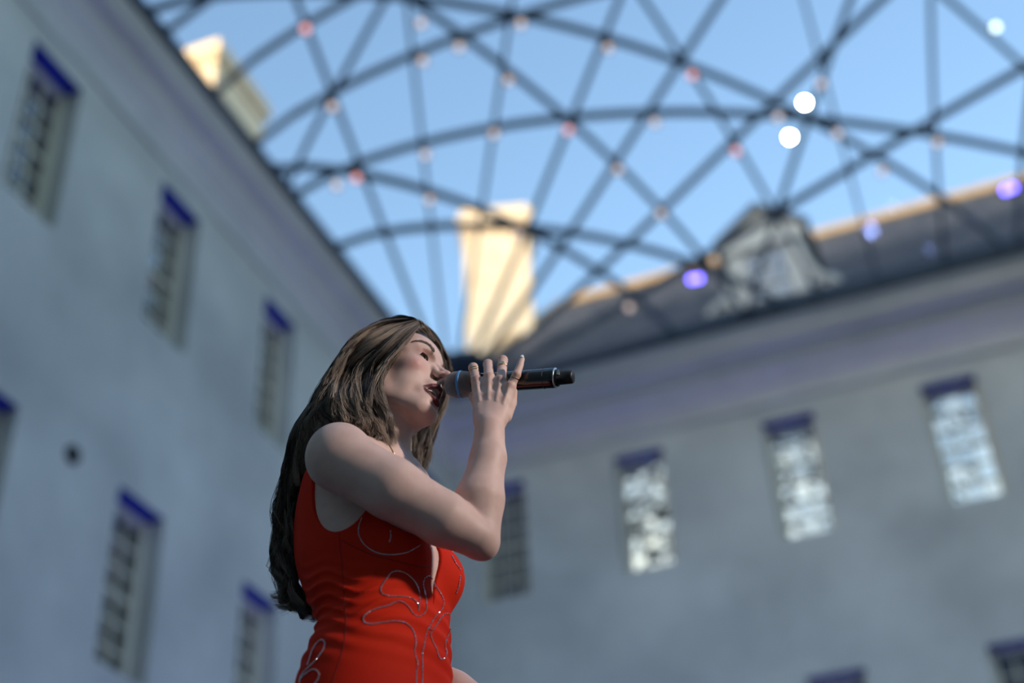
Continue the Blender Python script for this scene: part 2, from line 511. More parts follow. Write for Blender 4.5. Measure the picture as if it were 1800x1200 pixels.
# ------------------------------------------------------------------ roof of the far wing
def slate_mat():
    mt = mat('slate_roof', (98,102,112), 0.55)
    nt = mt.node_tree; b = nt.nodes['Principled BSDF']
    tc = nt.nodes.new('ShaderNodeTexCoord')
    mp = nt.nodes.new('ShaderNodeMapping'); mp.inputs['Scale'].default_value = (1.0, 1.0, 1.0)
    nt.links.new(tc.outputs['UV'], mp.inputs['Vector'])
    br = nt.nodes.new('ShaderNodeTexBrick')
    br.inputs['Color1'].default_value = (*lin((112,114,122)), 1); br.inputs['Color2'].default_value = (*lin((84,90,104)), 1)
    br.inputs['Mortar'].default_value = (*lin((46,50,58)), 1)
    br.inputs['Scale'].default_value = 1.0; br.inputs['Mortar Size'].default_value = 0.02
    br.inputs['Brick Width'].default_value = 0.34; br.inputs['Row Height'].default_value = 0.26
    nt.links.new(tc.outputs['Object'], br.inputs['Vector'])
    nt.links.new(br.outputs['Color'], b.inputs['Base Color'])
    return mt
M['slateroof'] = slate_mat()
M['gutter'] = mat('gutter_lead', (62,72,88), 0.6)
PITCH_R = radians(52)
R_Y, R_Z = 25.15, 19.10
RIDGE_Y = 29.75; RIDGE_Z = R_Z+(RIDGE_Y-R_Y)*tan(PITCH_R)
HIP_X = -9.1                       # the ridge ends here, the hip runs down to the eave
wing = empty('wing_roof', (2, R_Y, R_Z))
tag(wing, 'slate roof with pale ridge tiles above the far wall', 'roof')
wo_ = np.array(wing.location)
mb = MB()
e0 = (-12.2, R_Y, R_Z); e1 = (XR, R_Y, R_Z); r0 = (HIP_X, RIDGE_Y, RIDGE_Z); r1 = (XR, RIDGE_Y, RIDGE_Z)
bk = 2*RIDGE_Y-R_Y
b0 = (-12.2, bk, R_Z); b1 = (XR, bk, R_Z)
V = [np.array(p)-wo_ for p in (e0, e1, r1, r0, b0, b1)]
mb.add(V, [(0,1,2,3), (4,0,3), (5,4,3,2), (1,5,2), (0,4,5,1)])
mb.build('roof_slope', M['slateroof'], wing)
# slate courses, each a thin strip lying on the slope with its lower edge proud
t_ = np.array([0, cos(PITCH_R), sin(PITCH_R)]); n_ = np.array([0, -sin(PITCH_R), cos(PITCH_R)])
Ls = (RIDGE_Y-R_Y)/cos(PITCH_R); nrow = int(Ls/0.26)
for k in range(nrow):
    s0, s1 = Ls*k/nrow, Ls*(k+1)/nrow
    xl = -12.2+(HIP_X+12.2)*s0/Ls
    a = np.array([xl, R_Y, R_Z])+t_*s0-wo_; b = np.array([XR, R_Y, R_Z])+t_*s0-wo_
    mb = MB(); d = t_*(s1-s0)*1.08
    mb.prism([a+n_*0.045, b+n_*0.045, b+d+n_*0.012, a+d+n_*0.012], -n_*0.012)
    mb.build('slate_course', M['slateroof'], wing)
# ridge and hip tiles
nt_ = 56
for k in range(nt_):
    x0 = HIP_X+(8.0-HIP_X)*k/nt_; x1 = HIP_X+(8.0-HIP_X)*(k+1)/nt_-0.02
    mb = MB()
    mb.tube([np.array((x0, RIDGE_Y, RIDGE_Z+0.04))-wo_, np.array((x1, RIDGE_Y, RIDGE_Z+0.07))-wo_], 0.17, 8)
    mb.build('ridge_tile', M['ridge'], wing)
hv0, hv1 = np.array(e0), np.array(r0)
for k in range(20):
    p, q = hv0+(hv1-hv0)*k/20-wo_, hv0+(hv1-hv0)*(k+0.96)/20-wo_
    mb = MB(); mb.tube([p+(0,0,.05), q+(0,0,.07)], 0.15, 8); mb.build('hip_tile', M['ridge'], wing)
# dark lead-lined gutter behind the cornice
mb = MB(); mb.box((-11.6-wo_[0], R_Y-0.75-wo_[1], EAVE-0.1-wo_[2]), (XR-wo_[0], R_Y-0.05-wo_[1], EAVE+0.42-wo_[2])); mb.build('lead_gutter', M['gutter'], wing)
# gutter along the eave
mb = MB(); mb.tube([np.array((-12.0, R_Y-0.25, R_Z+0.02))-wo_, np.array((XR-0.2, R_Y-0.25, R_Z+0.02))-wo_], 0.13, 10); mb.build('gutter', M['lead'], wing)

# ------------------------------------------------------------------ dormer on the far roof
dy = 25.0
dorm = empty('dormer', (-2.75, dy, 19.3))
tag(dorm, 'white painted dormer with pediment and side scrolls on the slate roof', 'dormer')
do = np.array(dorm.location)
def D(mb, x0, x1, y0, y1, z0, z1): mb.box((x0-do[0], y0-do[1], z0-do[2]), (x1-do[0], y1-do[1], z1-do[2]))
cx = -2.70
mb = MB(); D(mb, cx-0.78, cx+0.78, dy+0.12, dy+2.2, 19.45, 21.6); mb.build('dormer_body', M['dormer'], dorm)
for sx in (-1, 1):
    mb = MB(); D(mb, cx+sx*0.66-0.13, cx+sx*0.66+0.13, dy-0.02, dy+0.14, 19.5, 21.35); mb.build('pilaster', M['dormer'], dorm)
mb = MB(); D(mb, cx-0.95, cx+0.95, dy-0.12, dy+2.2, 21.35, 21.6); mb.build('entablature', M['dormer'], dorm)
mb = MB(); D(mb, cx-0.9, cx+0.9, dy-0.1, dy+0.2, 19.32, 19.5); mb.build('dormer_sill', M['dormer'], dorm)
mb = MB(); mb.prism([np.array((cx-1.0, dy-0.1, 21.6))-do, np.array((cx+1.0, dy-0.1, 21.6))-do, np.array((cx, dy-0.1, 22.35))-do], (0, 0.22, 0)); mb.build('pediment', M['dormer'], dorm)
for sx in (-1, 1):
    mb = MB()
    a = np.array((cx+sx*1.12, dy-0.22, 21.56))-do; b = np.array((cx, dy-0.22, 22.42))-do
    mb.prism([a, b, b+(0,0,0.16), a+(0,0,0.16)], (0, 3.2, 0)); mb.build('dormer_roof', M['lead'], dorm)
# scroll volutes at both sides
for sx in (-1, 1):
    mb = MB(); pts = []
    for k in range(40):
        a = k/39*2.6*pi; r = 0.34*(1-k/52)
        pts.append((cx+sx*(1.12+0.02)+sx*r*cos(a)*1.0-do[0], dy+0.05-do[1], 19.82+r*sin(a)-do[2]))
    mb.tube(pts, [0.10-0.0012*k for k in range(40)], 8)
    mb.build('volute', M['dormer'], dorm, True)
    mb = MB(); pts = [(cx+sx*(0.82+0.35*(1-t)**2.2)-do[0], dy+0.05-do[1], 20.05+1.15*t-do[2]) for t in np.linspace(0,1,12)]
    mb.tube(pts, [0.12-0.05*t for t in np.linspace(0,1,12)], 8); mb.build('volute', M['dormer'], dorm, True)
wf = MB()
for (x0, x1, z0, z1) in ((-.53,-.45,19.5,21.35),(.45,.53,19.5,21.35),(-.53,.53,21.25,21.35),(-.03,.03,19.5,21.3),(-.5,.5,20.35,20.42),(-.5,.5,19.92,19.96),(-.5,.5,20.8,20.84)):
    D(wf, cx+x0, cx+x1, dy+0.02, dy+0.1, z0, z1)
wf.build('window_frame', M['dormer'], dorm)
for i in (-1, 0):
    for (z0, z1) in ((19.5,19.92),(19.96,20.35),(20.42,20.8),(20.84,21.25)):
        mb = MB(); D(mb, cx+i*0.46+0.02, cx+i*0.46+0.44, dy+0.07, dy+0.085, z0, z1); mb.build('pane', M['pane'], dorm)

# ------------------------------------------------------------------ chimneys
def chimney(name, label, cx, cy, z0, z1, wx, wy, rz=0.0):
    r = empty(name, (cx, cy, z0)); r.rotation_euler.z = rz
    tag(r, label, 'chimney')
    h = z1-z0
    mb = MB(); mb.box((-wx/2, -wy/2, 0), (wx/2, wy/2, h*0.90)); mb.build('shaft', M['brick'], r)
    for k, (o_, a, b) in enumerate(((0.08, 0.90, 0.93), (0.16, 0.93, 0.965), (0.06, 0.965, 1.0))):
        mb = MB(); mb.box((-wx/2-o_, -wy/2-o_, h*a), (wx/2+o_, wy/2+o_, h*b)); mb.build('cap', M['brick'], r)
    for k in range(3):
        mb = MB(); mb.lathe([(0.16,0),(0.14,0.35),(0.17,0.38),(0.17,0.45)], ((k-1)*wx*0.3, 0, h), (0,0,1), 12); mb.build('chimney_pot', M['brick'], r)
    return r
chimney('chimney', 'tall sunlit cream chimney rising where the two wings meet', -10.62, 28.8, 19.0, 27.9, 1.85, 1.3, radians(16))
chimney('chimney', 'sunlit tan chimney showing above the cornice of the left wall', -16.5, 22.4, 22.0, 30.2, 1.8, 2.5, 0)
# low roof of the left wing (hidden from below, closes the corner)
lw = empty('wing_roof', (-14, 9, EAVE)); tag(lw, 'low slate roof behind the cornice of the left wing', 'roof')
mb = MB(); o_ = np.array(lw.location)
mb.add([np.array(p)-o_ for p in ((-11.3,YB,EAVE+0.05),(-11.3,23.5,EAVE+0.05),(-15.9,21.5,EAVE+5.6),(-15.9,YB,EAVE+5.6),(-20.5,YB,EAVE+0.05),(-20.5,23.5,EAVE+0.05))],
       [(0,1,2,3),(3,2,5,4),(1,5,2),(0,3,4),(0,4,5,1)])
mb.build('roof_slope', M['slateroof'], lw)

# unseen wing behind the camera, made tall to keep sun off the far roof
bw = empty('wing_roof', (5, YB-4, EAVE)); tag(bw, 'unseen slate roof behind the camera, made tall to shade the far roof', 'roof')
mb = MB(); o_ = np.array(bw.location)
mb.add([np.array(p)-o_ for p in ((-24,YB-0.7,EAVE),(30,YB-0.7,EAVE),(30,YB-5.5,29.6),(-24,YB-5.5,29.6),(-24,YB-10.3,EAVE),(30,YB-10.3,EAVE))],
       [(0,1,2,3),(3,2,5,4),(1,5,2),(0,3,4),(0,4,5,1)])
mb.build('roof_slope', M['slateroof'], bw)
# ------------------------------------------------------------------ lamps on the roof structure
M['lamp_body'] = mat('lamp_housing', (40,42,46), 0.4, metal=0.6)
def emit(name, col, s):
    mt = bpy.data.materials.new(name); mt.use_nodes = True
    nt = mt.node_tree; nt.nodes.clear()
    e = nt.nodes.new('ShaderNodeEmission'); e.inputs[0].default_value = (*col, 1); e.inputs[1].default_value = s
    o = nt.nodes.new('ShaderNodeOutputMaterial'); nt.links.new(e.outputs[0], o.inputs[0])
    return mt
def lamp_parts(r, lens_mat, rad):
    mb = MB(); mb.lathe([(rad*0.5,0.22),(rad*1.25,0.16),(rad*1.35,0.02),(rad*1.05,0.0)], (0,0,0), (0,0,1), 14); mb.build('housing', M['lamp_body'], r)
    mb = MB(); mb.tube([(0,0,0.2),(0,0,0.34)], 0.02, 6); mb.build('bracket', M['lamp_body'], r)
    mb = MB(); mb.lathe([(rad,-0.012),(rad*0.98,0.004)], (0,0,0), (0,0,1), 14); mb.build('lens', lens_mat, r)
def lamp(name, x, y, label, group, lens_mat, rad, drop=0.0, aim=None):
    z = dome_z(x, y)-BD-0.30-drop
    r = empty(name, (x, y, z)); tag(r, label, 'lamp', group)
    lamp_parts(r, lens_mat, rad)
    a = Vector(CAM)-Vector((x, y, z)) if aim is None else Vector(aim)
    r.rotation_euler = (-a).to_track_quat('Z', 'Y').to_euler()
    return r
def unproj(px, py):
    d = FW*F_PX+RT*(px-900)+UP*(600-py); d /= np.linalg.norm(d)
    return d
def on_dome(px, py):
    d = unproj(px, py); t = 10.0
    for k in range(2000):
        p = CAM+d*t
        if p[2] >= dome_z(p[0], p[1])-BD-0.15: break
        t += 0.02
    return p[0], p[1]
dim = emit('lamp_lens_dim', (1.0, 0.80, 0.74), 1.0)
red = emit('lamp_lens_red', (1.0, 0.45, 0.45), 1.5)
white = emit('lamp_lens_white', (0.92, 1.0, 0.97), 75.0)
violet = emit('lamp_lens_violet', (0.16, 0.12, 1.0), 11.0)
ORD = ['first','second','third','fourth','fifth','sixth','seventh','eighth','ninth','tenth','eleventh','twelfth','thirteenth','fourteenth','fifteenth','sixteenth','seventeenth','eighteenth','nineteenth','twentieth','twenty-first']
SPOTS = [(538,40),(585,177),(743,97),(740,30),(807,72),(915,32),(627,302),(748,262),(868,225),(893,130),(998,218),(1068,74),(1215,122),
         (1150,205),(910,403),(1105,530),(1292,255),(1366,196),(1441,137),(1470,225),(1548,290),(1160,365),(1085,288),(592,315),(1645,240),(755,340)]
RED_ONES = {(538,40),(627,302),(998,218),(1215,122),(1292,255)}
for reds in (True, False):
    some = sorted(q for q in SPOTS if (q in RED_ONES) == reds)
    for i, (px, py) in enumerate(some):
        x, y = on_dome(px, py)
        kind_ = 'reddish' if reds else 'dim'
        lamp('roof_spotlight', x, y, 'small %s spotlight at a rib crossing, %s from the left among the %s ones' % (kind_, ORD[i], kind_),
             '%s spotlights under the rib crossings' % kind_, red if reds else dim, 0.075)
for (px, py, lb) in ((1412,170,'bright white spotlight under the glass roof, upper of two'), (1386,231,'bright white spotlight under the glass roof, lower of two'),
                     (1747,38,'faint white spotlight near the top edge of the glass roof')):
    x, y = on_dome(px, py)
    lamp('white_spotlight', x, y, lb, 'white spotlights under the glass roof', white if px < 1700 else emit('lamp_lens_faint', (0.8, 1.0, 0.97), 4.0), 0.07)
# violet stage lamps stand in pairs on the far eave
def eave_lamp(px, py, yy, label):
    d = unproj(px, py); p = CAM+d*((yy-CAM[1])/d[1])
    r = empty('violet_stage_lamp', p); tag(r, label, 'lamp', 'violet stage lamps along the far eave')
    a = Vector(CAM)-Vector(p); r.rotation_euler = (-a).to_track_quat('Z', 'Y').to_euler()
    for s in (-1, 1):
        q = Vector((s*0.075, 0, 0))
        mb = MB(); mb.lathe([(0.07,0.25),(0.11,0.2),(0.12,0.02),(0.1,0.0)], q, (0,0,1), 14); mb.build('housing', M['lamp_body'], r)
        mb = MB(); mb.lathe([(0.075,-0.012),(0.07,0.004)], q, (0,0,1), 14); mb.build('lens', violet, r)
    mb = MB(); mb.box((-0.16,-0.03,0.1),(0.16,0.03,0.2)); mb.build('yoke', M['lamp_body'], r)
    mb = MB(); dn = r.matrix_world
    return r
eave_lamp(1222, 490, 24.2, 'violet stage lamp glowing at the eave beside the dormer')
eave_lamp(1774, 332, 24.2, 'violet stage lamp glowing in front of the slate roof, far right')
# ------------------------------------------------------------------ smooth solid modelling (signed distances -> one continuous mesh)
def at(px, py, h):
    """3-D point seen at photo pixel (px, py), h metres ahead of the camera measured along the ground"""
    d = FW*F_PX+RT*(px-900)+UP*(600-py)
    return CAM+d*(h/(d@FH))
def unit(v):
    v = np.asarray(v, float); return v/np.linalg.norm(v)
class Frame:
    def __init__(s, o, ax):       # ax rows: local x, y, z in world
        s.o = np.asarray(o, float); s.ax = np.asarray(ax, float)
    def loc(s, p): return (p-s.o)@s.ax.T
    def world(s, p): return s.o+np.asarray(p, float)@s.ax
IDF = Frame((0,0,0), np.eye(3))
def smin(a, b, k):
    if k <= 0: return np.minimum(a, b)
    h = np.maximum(k-np.abs(a-b), 0)/k
    return np.minimum(a, b)-h*h*h*k/6
def smax(a, b, k): return -smin(-a, -b, k)
def sd_ell(p, c, r, R=None):
    q = p-np.asarray(c, float)
    if R is not None: q = q@R.T
    r = np.asarray(r, float)
    k0 = np.sqrt(((q/r)**2).sum(1)); k1 = np.sqrt(((q/(r*r))**2).sum(1))+1e-9
    return np.where(k0 < 1e-6, -r.min(), k0*(k0-1)/k1)
def sd_cone(p, a, b, ra, rb):
    a = np.asarray(a, float); b = np.asarray(b, float); ba = b-a; pa = p-a
    h = np.clip(pa@ba/(ba@ba), 0, 1)
    return np.linalg.norm(pa-h[:,None]*ba, axis=1)-(ra+(rb-ra)*h)
class Solid:
    def __init__(s): s.ops = []
    def _add(s, op, fr, fn, c, rad, k): s.ops.append((op, fr, fn, fr.world(c), rad, k))
    def ell(s, fr, c, r, k=0.01, op='u', rot=None):
        R = None
        if rot is not None:
            R = np.array(Matrix.Rotation(rot[1], 3, rot[0]))
            R = R.T
        s._add(op, fr, lambda p: sd_ell(p, c, r, R), c, max(r), k)
    def cone(s, fr, a, b, ra, rb, k=0.01, op='u'):
        a = np.asarray(a, float); b = np.asarray(b, float)
        s._add(op, fr, lambda p: sd_cone(p, a, b, ra, rb), (a+b)/2, np.linalg.norm(a-b)/2+max(ra, rb), k)
    def chain(s, fr, pts, rs, k=0.01, op='u', ki=0.004):
        pts = [np.asarray(p, float) for p in pts]
        c = sum(pts)/len(pts); rad = max(np.linalg.norm(p-c) for p in pts)+max(rs)
        def fn(p):
            d = None
            for i in range(len(pts)-1):
                e = sd_cone(p, pts[i], pts[i+1], rs[i], rs[i+1])
                d = e if d is None else smin(d, e, ki)
            return d
        s._add(op, fr, fn, c, rad, k)
    def fn(s, fr, f, c, rad, k=0.01, op='u'): s._add(op, fr, f, np.asarray(c, float), rad, k)
    def __call__(s, P, margin=0.06):
        """P (n,3), spatially compact chunk"""
        c = P.mean(0); R = np.linalg.norm(P-c, axis=1).max()
        d = np.full(len(P), 1.0); cache = {}
        for op, fr, f, bc, br, k in s.ops:
            if np.linalg.norm(bc-c)-R-br > margin: continue
            if id(fr) not in cache: cache[id(fr)] = fr.loc(P)
            e = f(cache[id(fr)])
            d = smin(d, e, k) if op == 'u' else (smax(d, -e, k) if op == 's' else smax(d, e, k))
        return d
def mesh_solid(sol, lo, hi, h, B=10, slack=1.8):
    lo = np.asarray(lo, float); hi = np.asarray(hi, float); bs = B*h
    nb = np.ceil((hi-lo)/bs).astype(int)
    ii = np.stack(np.meshgrid(*[np.arange(n) for n in nb], indexing='ij'), -1).reshape(-1, 3)
    # coarse passes: big cells -> pairs of blocks -> blocks, keeping only what lies near the surface
    def split(cells, size, k):
        off = np.stack(np.meshgrid(*[np.arange(k)]*3, indexing='ij'), -1).reshape(-1, 3)
        c = (cells[:, None, :]*k+off[None]).reshape(-1, 3)
        return c
    def near(cells, size):
        d = sol(lo+(cells+0.5)*size, margin=0.15 if len(cells) < 600 else 5.0)
        return cells[np.abs(d) < size*0.87*slack]
    L0 = np.stack(np.meshgrid(*[np.arange(n) for n in np.ceil(nb/8).astype(int)], indexing='ij'), -1).reshape(-1, 3)
    d0 = sol(lo+(L0+0.5)*bs*8, margin=5.0); L0 = L0[np.abs(d0) < bs*8*0.87*1.25]
    act = []
    for c0 in L0:
        g2 = near(split(c0[None], bs*2, 4), bs*2)
        for c2 in g2:
            g1_ = near(split(c2[None], bs, 2), bs)
            g1_ = g1_[(g1_ < nb).all(1)]
            if len(g1_): act.append(g1_)
    N = nb*B+2
    lin_ = np.array([1, N[0], N[0]*N[1]], dtype=np.int64)
    g1 = np.stack(np.meshgrid(*[np.arange(B+1)]*3, indexing='ij'), -1).reshape(-1, 3)
    CK, CV, EQ = [], [], []
    E_ = [((0,0,0),(1,0,0)),((0,1,0),(1,1,0)),((0,0,1),(1,0,1)),((0,1,1),(1,1,1)),((0,0,0),(0,1,0)),((1,0,0),(1,1,0)),
          ((0,0,1),(0,1,1)),((1,0,1),(1,1,1)),((0,0,0),(0,0,1)),((1,0,0),(1,0,1)),((0,1,0),(0,1,1)),((1,1,0),(1,1,1))]
    for grp in act:
        n = len(grp)
        gi = (grp[:,None,:]*B+g1[None]).reshape(-1, 3)
        v = sol(lo+gi*h, margin=0.03).reshape(n, B+1, B+1, B+1)
        sg = v < 0
        cs = lambda a, b, c: (slice(None), slice(a, B+a), slice(b, B+b), slice(c, B+c))
        cnt = sum(sg[cs(a,b,c)].astype(np.int8) for a in (0,1) for b in (0,1) for c in (0,1))
        mix = (cnt > 0) & (cnt < 8)
        if mix.any():
            w = np.argwhere(mix); b_, i_, j_, k_ = w.T
            pos = np.zeros((len(w), 3)); num = np.zeros(len(w))
            for e0, e1 in E_:
                v0 = v[b_, i_+e0[0], j_+e0[1], k_+e0[2]]; v1 = v[b_, i_+e1[0], j_+e1[1], k_+e1[2]]
                cr = (v0 < 0) != (v1 < 0); t = np.where(cr, v0/np.where(cr, v0-v1, 1), 0)
                p = np.array(e0)+t[:,None]*(np.array(e1)-np.array(e0)); pos += p*cr[:,None]; num += cr
            ci = grp[b_]*B+w[:,1:]
            CK.append(ci@lin_); CV.append(lo+(ci+pos/num[:,None])*h)
        for ax in range(3):
            sl0 = cs(0,0,0); sl1 = cs(*[1 if q == ax else 0 for q in range(3)])
            ch = sg[sl0] != sg[sl1]
            if ch.any():
                w = np.argwhere(ch); gi0 = grp[w[:,0]]*B+w[:,1:]
                a1, a2 = (ax+1) % 3, (ax+2) % 3
                u1 = np.zeros(3, int); u1[a1] = 1; u2 = np.zeros(3, int); u2[a2] = 1
                q = np.stack([gi0-u1-u2, gi0-u2, gi0, gi0-u1], 1)@lin_
                flip = ~sg[sl0][ch]
                q[flip] = q[flip][:, ::-1]
                EQ.append(q)
    CK = np.concatenate(CK); CV = np.concatenate(CV); EQ = np.concatenate(EQ)
    so = np.argsort(CK); CK = CK[so]; CV = CV[so]
    ix = np.clip(np.searchsorted(CK, EQ), 0, len(CK)-1)
    ok = (CK[ix] == EQ).all(1)
    return CV, ix[ok]
def relax(V, Q, it=2, lam=0.4):
    n = len(V); e = np.concatenate([Q[:,[0,1]],Q[:,[1,2]],Q[:,[2,3]],Q[:,[3,0]]]); e = np.concatenate([e, e[:, ::-1]])
    deg = np.bincount(e[:,0], minlength=n).astype(float)[:,None]
    for _ in range(it):
        s_ = np.stack([np.bincount(e[:,0], V[e[:,1],k], n) for k in range(3)], 1)/np.maximum(deg, 1)
        V = V+lam*(s_-V)*(deg > 0)
    return V
def np_mesh(name, V, Q, material, parent=None, smooth=True):
    me = bpy.data.meshes.new(name)
    n, k = Q.shape
    me.vertices.add(len(V)); me.vertices.foreach_set('co', np.ascontiguousarray(V, dtype=np.float32).ravel())
    me.loops.add(n*k); me.loops.foreach_set('vertex_index', np.ascontiguousarray(Q, dtype=np.int32).ravel())
    me.polygons.add(n); me.polygons.foreach_set('loop_start', np.arange(0, n*k, k, dtype=np.int32))
    me.update(calc_edges=True)
    if smooth: me.polygons.foreach_set('use_smooth', np.ones(n, dtype=bool))
    me.materials.append(material)
    o = bpy.data.objects.new(name, me); COL.objects.link(o)
    if parent is not None: o.parent = parent
    return o
def point_color(o, cols, name='tint'):
    a = o.data.color_attributes.new(name, 'FLOAT_COLOR', 'POINT')
    c = np.ones((len(cols), 4), dtype=np.float32); c[:, :3] = cols
    a.data.foreach_set('color', c.ravel())
# ------------------------------------------------------------------ the singer
Z3 = np.array([0, 0, 1.0])
# head frame: x forward (face), y her left, z up
HA = radians(22)                                   # face turned this far from square-right towards the camera
hf = RH*cos(HA)-FH*sin(HA); hl = np.cross(Z3, hf); hu = Z3
# tilt of the head: lean back (pitch) and towards a shoulder (roll)
HP, HR = radians(5), radians(-9)
hf2 = hf*cos(HP)+hu*sin(HP); hu2 = -hf*sin(HP)+hu*cos(HP)
hl2 = hl*cos(HR)+hu2*sin(HR); hu3 = hu2*cos(HR)-hl*sin(HR)
MOUTH_PX = (774, 690, 2.20)
HS = 1.07
class SFrame(Frame):
    """frame whose local unit is 1 cm times HS"""
    def __init__(s, o, ax, sc): s.o = np.asarray(o, float); s.ax = np.asarray(ax, float); s.sc = sc
    def loc(s, p): return (p-s.o)@s.ax.T
    def world(s, p): return s.o+np.asarray(p, float)@s.ax
HF = Frame(at(*MOUTH_PX)-(hf2*0.094-hu3*0.050)*HS, np.array([hf2, hl2, hu3]))
def cm(*a): return np.array(a, float)/100*HS
def cr(r): return r/100*HS

body = Solid()
# --- head
body.ell(HF, cm(-0.6,0,3.8), cm(9.3,7.1,8.4), 0)
body.ell(HF, cm(3.3,0,4.6), cm(5.9,6.0,6.0), cr(3))
body.ell(HF, cm(3.2,0,-1.2), cm(4.8,4.9,7.0), cr(3))
for s in (-1, 1):
    body.ell(HF, cm(5.4,s*4.0,-0.1), cm(2.2,1.8,1.7), cr(2.5))                 # cheekbone
    body.ell(HF, cm(4.7,s*2.8,-2.8), cm(2.2,1.8,2.6), cr(2.0))                 # cheek
    body.ell(HF, cm(2.6,s*4.1,-3.4), cm(3.0,1.5,3.4), cr(2.2))                 # masseter
    body.cone(HF, cm(0.6,s*4.4,-5.2), cm(5.5,s*1.6,-8.1), cr(1.6), cr(1.4), cr(2.5))   # jaw
    body.cone(HF, cm(0.0,s*5.2,-1.5), cm(0.6,s*4.7,-5.0), cr(1.5), cr(1.6), cr(2.5))
body.ell(HF, cm(6.4,0,-8.2), cm(1.65,1.9,1.45), cr(2.0))                       # chin, jaw dropped
body.ell(HF, cm(5.0,0,-7.0), cm(3.0,3.2,2.3), cr(2.5))                         # floor of the mouth
body.ell(HF, cm(6.4,0,-4.3), cm(2.5,2.3,3.1), cr(1.8))                         # muzzle
body.ell(HF, cm(7.9,0,-3.3), cm(1.4,1.8,1.2), cr(1.2))                         # upper jaw
for s in (-1, 1):                                                              # brow ridge
    body.chain(HF, [cm(8.2,s*0.9,3.5), cm(7.9,s*2.4,4.2), cm(6.8,s*4.2,4.1), cm(5.4,s*5.0,3.2)], [cr(.8),cr(.8),cr(.8),cr(.8)], cr(1.2))
    body.ell(HF, cm(9.0,s*3.0,2.45), cm(1.4,1.75,1.05), cr(1.2), 's')            # eye socket
    # eyelids around the eyeball
    body.ell(HF, cm(6.75,s*3.25,2.3), cm(1.36,1.40,1.36), cr(0.5))
# nose
body.chain(HF, [cm(8.3,0,2.9), cm(9.4,0,1.0), cm(10.7,0,-.80)], [cr(.60),cr(.56),cr(.62)], cr(1.0))
body.ell(HF, cm(10.95,0,-1.10), cm(.70,.66,.60), cr(.6))
for s in (-1, 1):
    body.ell(HF, cm(9.75,s*.86,-1.18), cm(.88,.44,.42), cr(.45))               # wing
    body.chain(HF, [cm(8.8,s*1.0,0.4), cm(9.3,s*1.0,-.9)], [cr(.5),cr(.45)], cr(1.2))
    body.ell(HF, cm(10.3,s*.48,-1.05), cm(.62,.42,.48), cr(.5))
body.chain(HF, [cm(8.9,0,-2.50), cm(10.75,0,-1.75)], [cr(.42),cr(.36)], cr(.45))   # columella
for s in (-1, 1):
    body.ell(HF, cm(10.1,s*.64,-1.80), cm(.62,.33,.52), cr(.08), 's', rot=('Y', radians(-22)))   # nostril
body.ell(HF, cm(6.6,0,-6.6), cm(1.7,2.4,1.2), cr(1.2))                         # flesh behind the lower lip
for s in (-1, 1): body.ell(HF, cm(6.3,s*2.3,-4.9), cm(1.0,.9,1.1), cr(1.0))    # corner of the mouth
# lips, mouth open
UL = [cm(7.2,-2.5,-4.75), cm(8.4,-1.5,-4.15), cm(9.2,-.55,-3.8), cm(9.25,0,-3.9), cm(9.2,.55,-3.8), cm(8.4,1.5,-4.15), cm(7.2,2.5,-4.75)]
ULR = (.22,.32,.37,.35,.37,.32,.22)
body.chain(HF, UL, [cr(r) for r in ULR], cr(.45))
LLp = [cm(7.15,-2.5,-4.85), cm(7.85,-1.7,-5.9), cm(8.4,-.7,-6.75), cm(8.5,0,-6.8), cm(8.4,.7,-6.75), cm(7.85,1.7,-5.9), cm(7.15,2.5,-4.85)]
LLR = (.22,.40,.52,.54,.52,.40,.22)
body.chain(HF, LLp, [cr(r) for r in LLR], cr(.45))
body.ell(HF, cm(8.2,0,-7.75), cm(.6,1.5,.35), cr(.7), 's')                     # groove under the lower lip
body.ell(HF, cm(7.6,0,-5.3), cm(2.8,1.95,1.1), cr(.3), 's')                   # mouth cavity
for s in (-1, 1):                                                              # eye opening
    body.ell(HF, cm(8.1,s*3.20,1.86), cm(.85,1.16,.18), cr(.05), 's', rot=('X', s*radians(-4)))
    body.chain(HF, [cm(9.0,s*.35,-2.6), cm(9.3,s*.42,-3.5)], [cr(.2),cr(.25)], cr(.4))   # philtrum ridges
    body.ell(HF, cm(-0.2,s*7.0,0.2), cm(1.8,.6,3.0), cr(.8))                   # ear (under the hair)
# --- neck
TA = radians(25)
tf = RH*cos(TA)-FH*sin(TA); tl = np.cross(Z3, tf)
NECK = at(655, 835, 2.27)
TF = Frame(at(672, 1120, 2.25), np.array([tf, tl, Z3]))
nk = HF.loc(NECK)
body.cone(HF, cm(-1.2,0,-3.5), nk+cm(0.0,0,0), cr(5.0), cr(5.3), cr(2.5))
body.cone(HF, cm(-0.3,0,-6.0), nk+cm(1.7,0,-1.5), cr(3.3), cr(3.4), cr(2.0))
for s in (-1, 1):
    body.cone(HF, cm(-1.5,s*5.0,-3.5), nk+cm(6.2,s*1.6,-2.0), cr(1.3), cr(1.0), cr(2.0))   # neck muscle
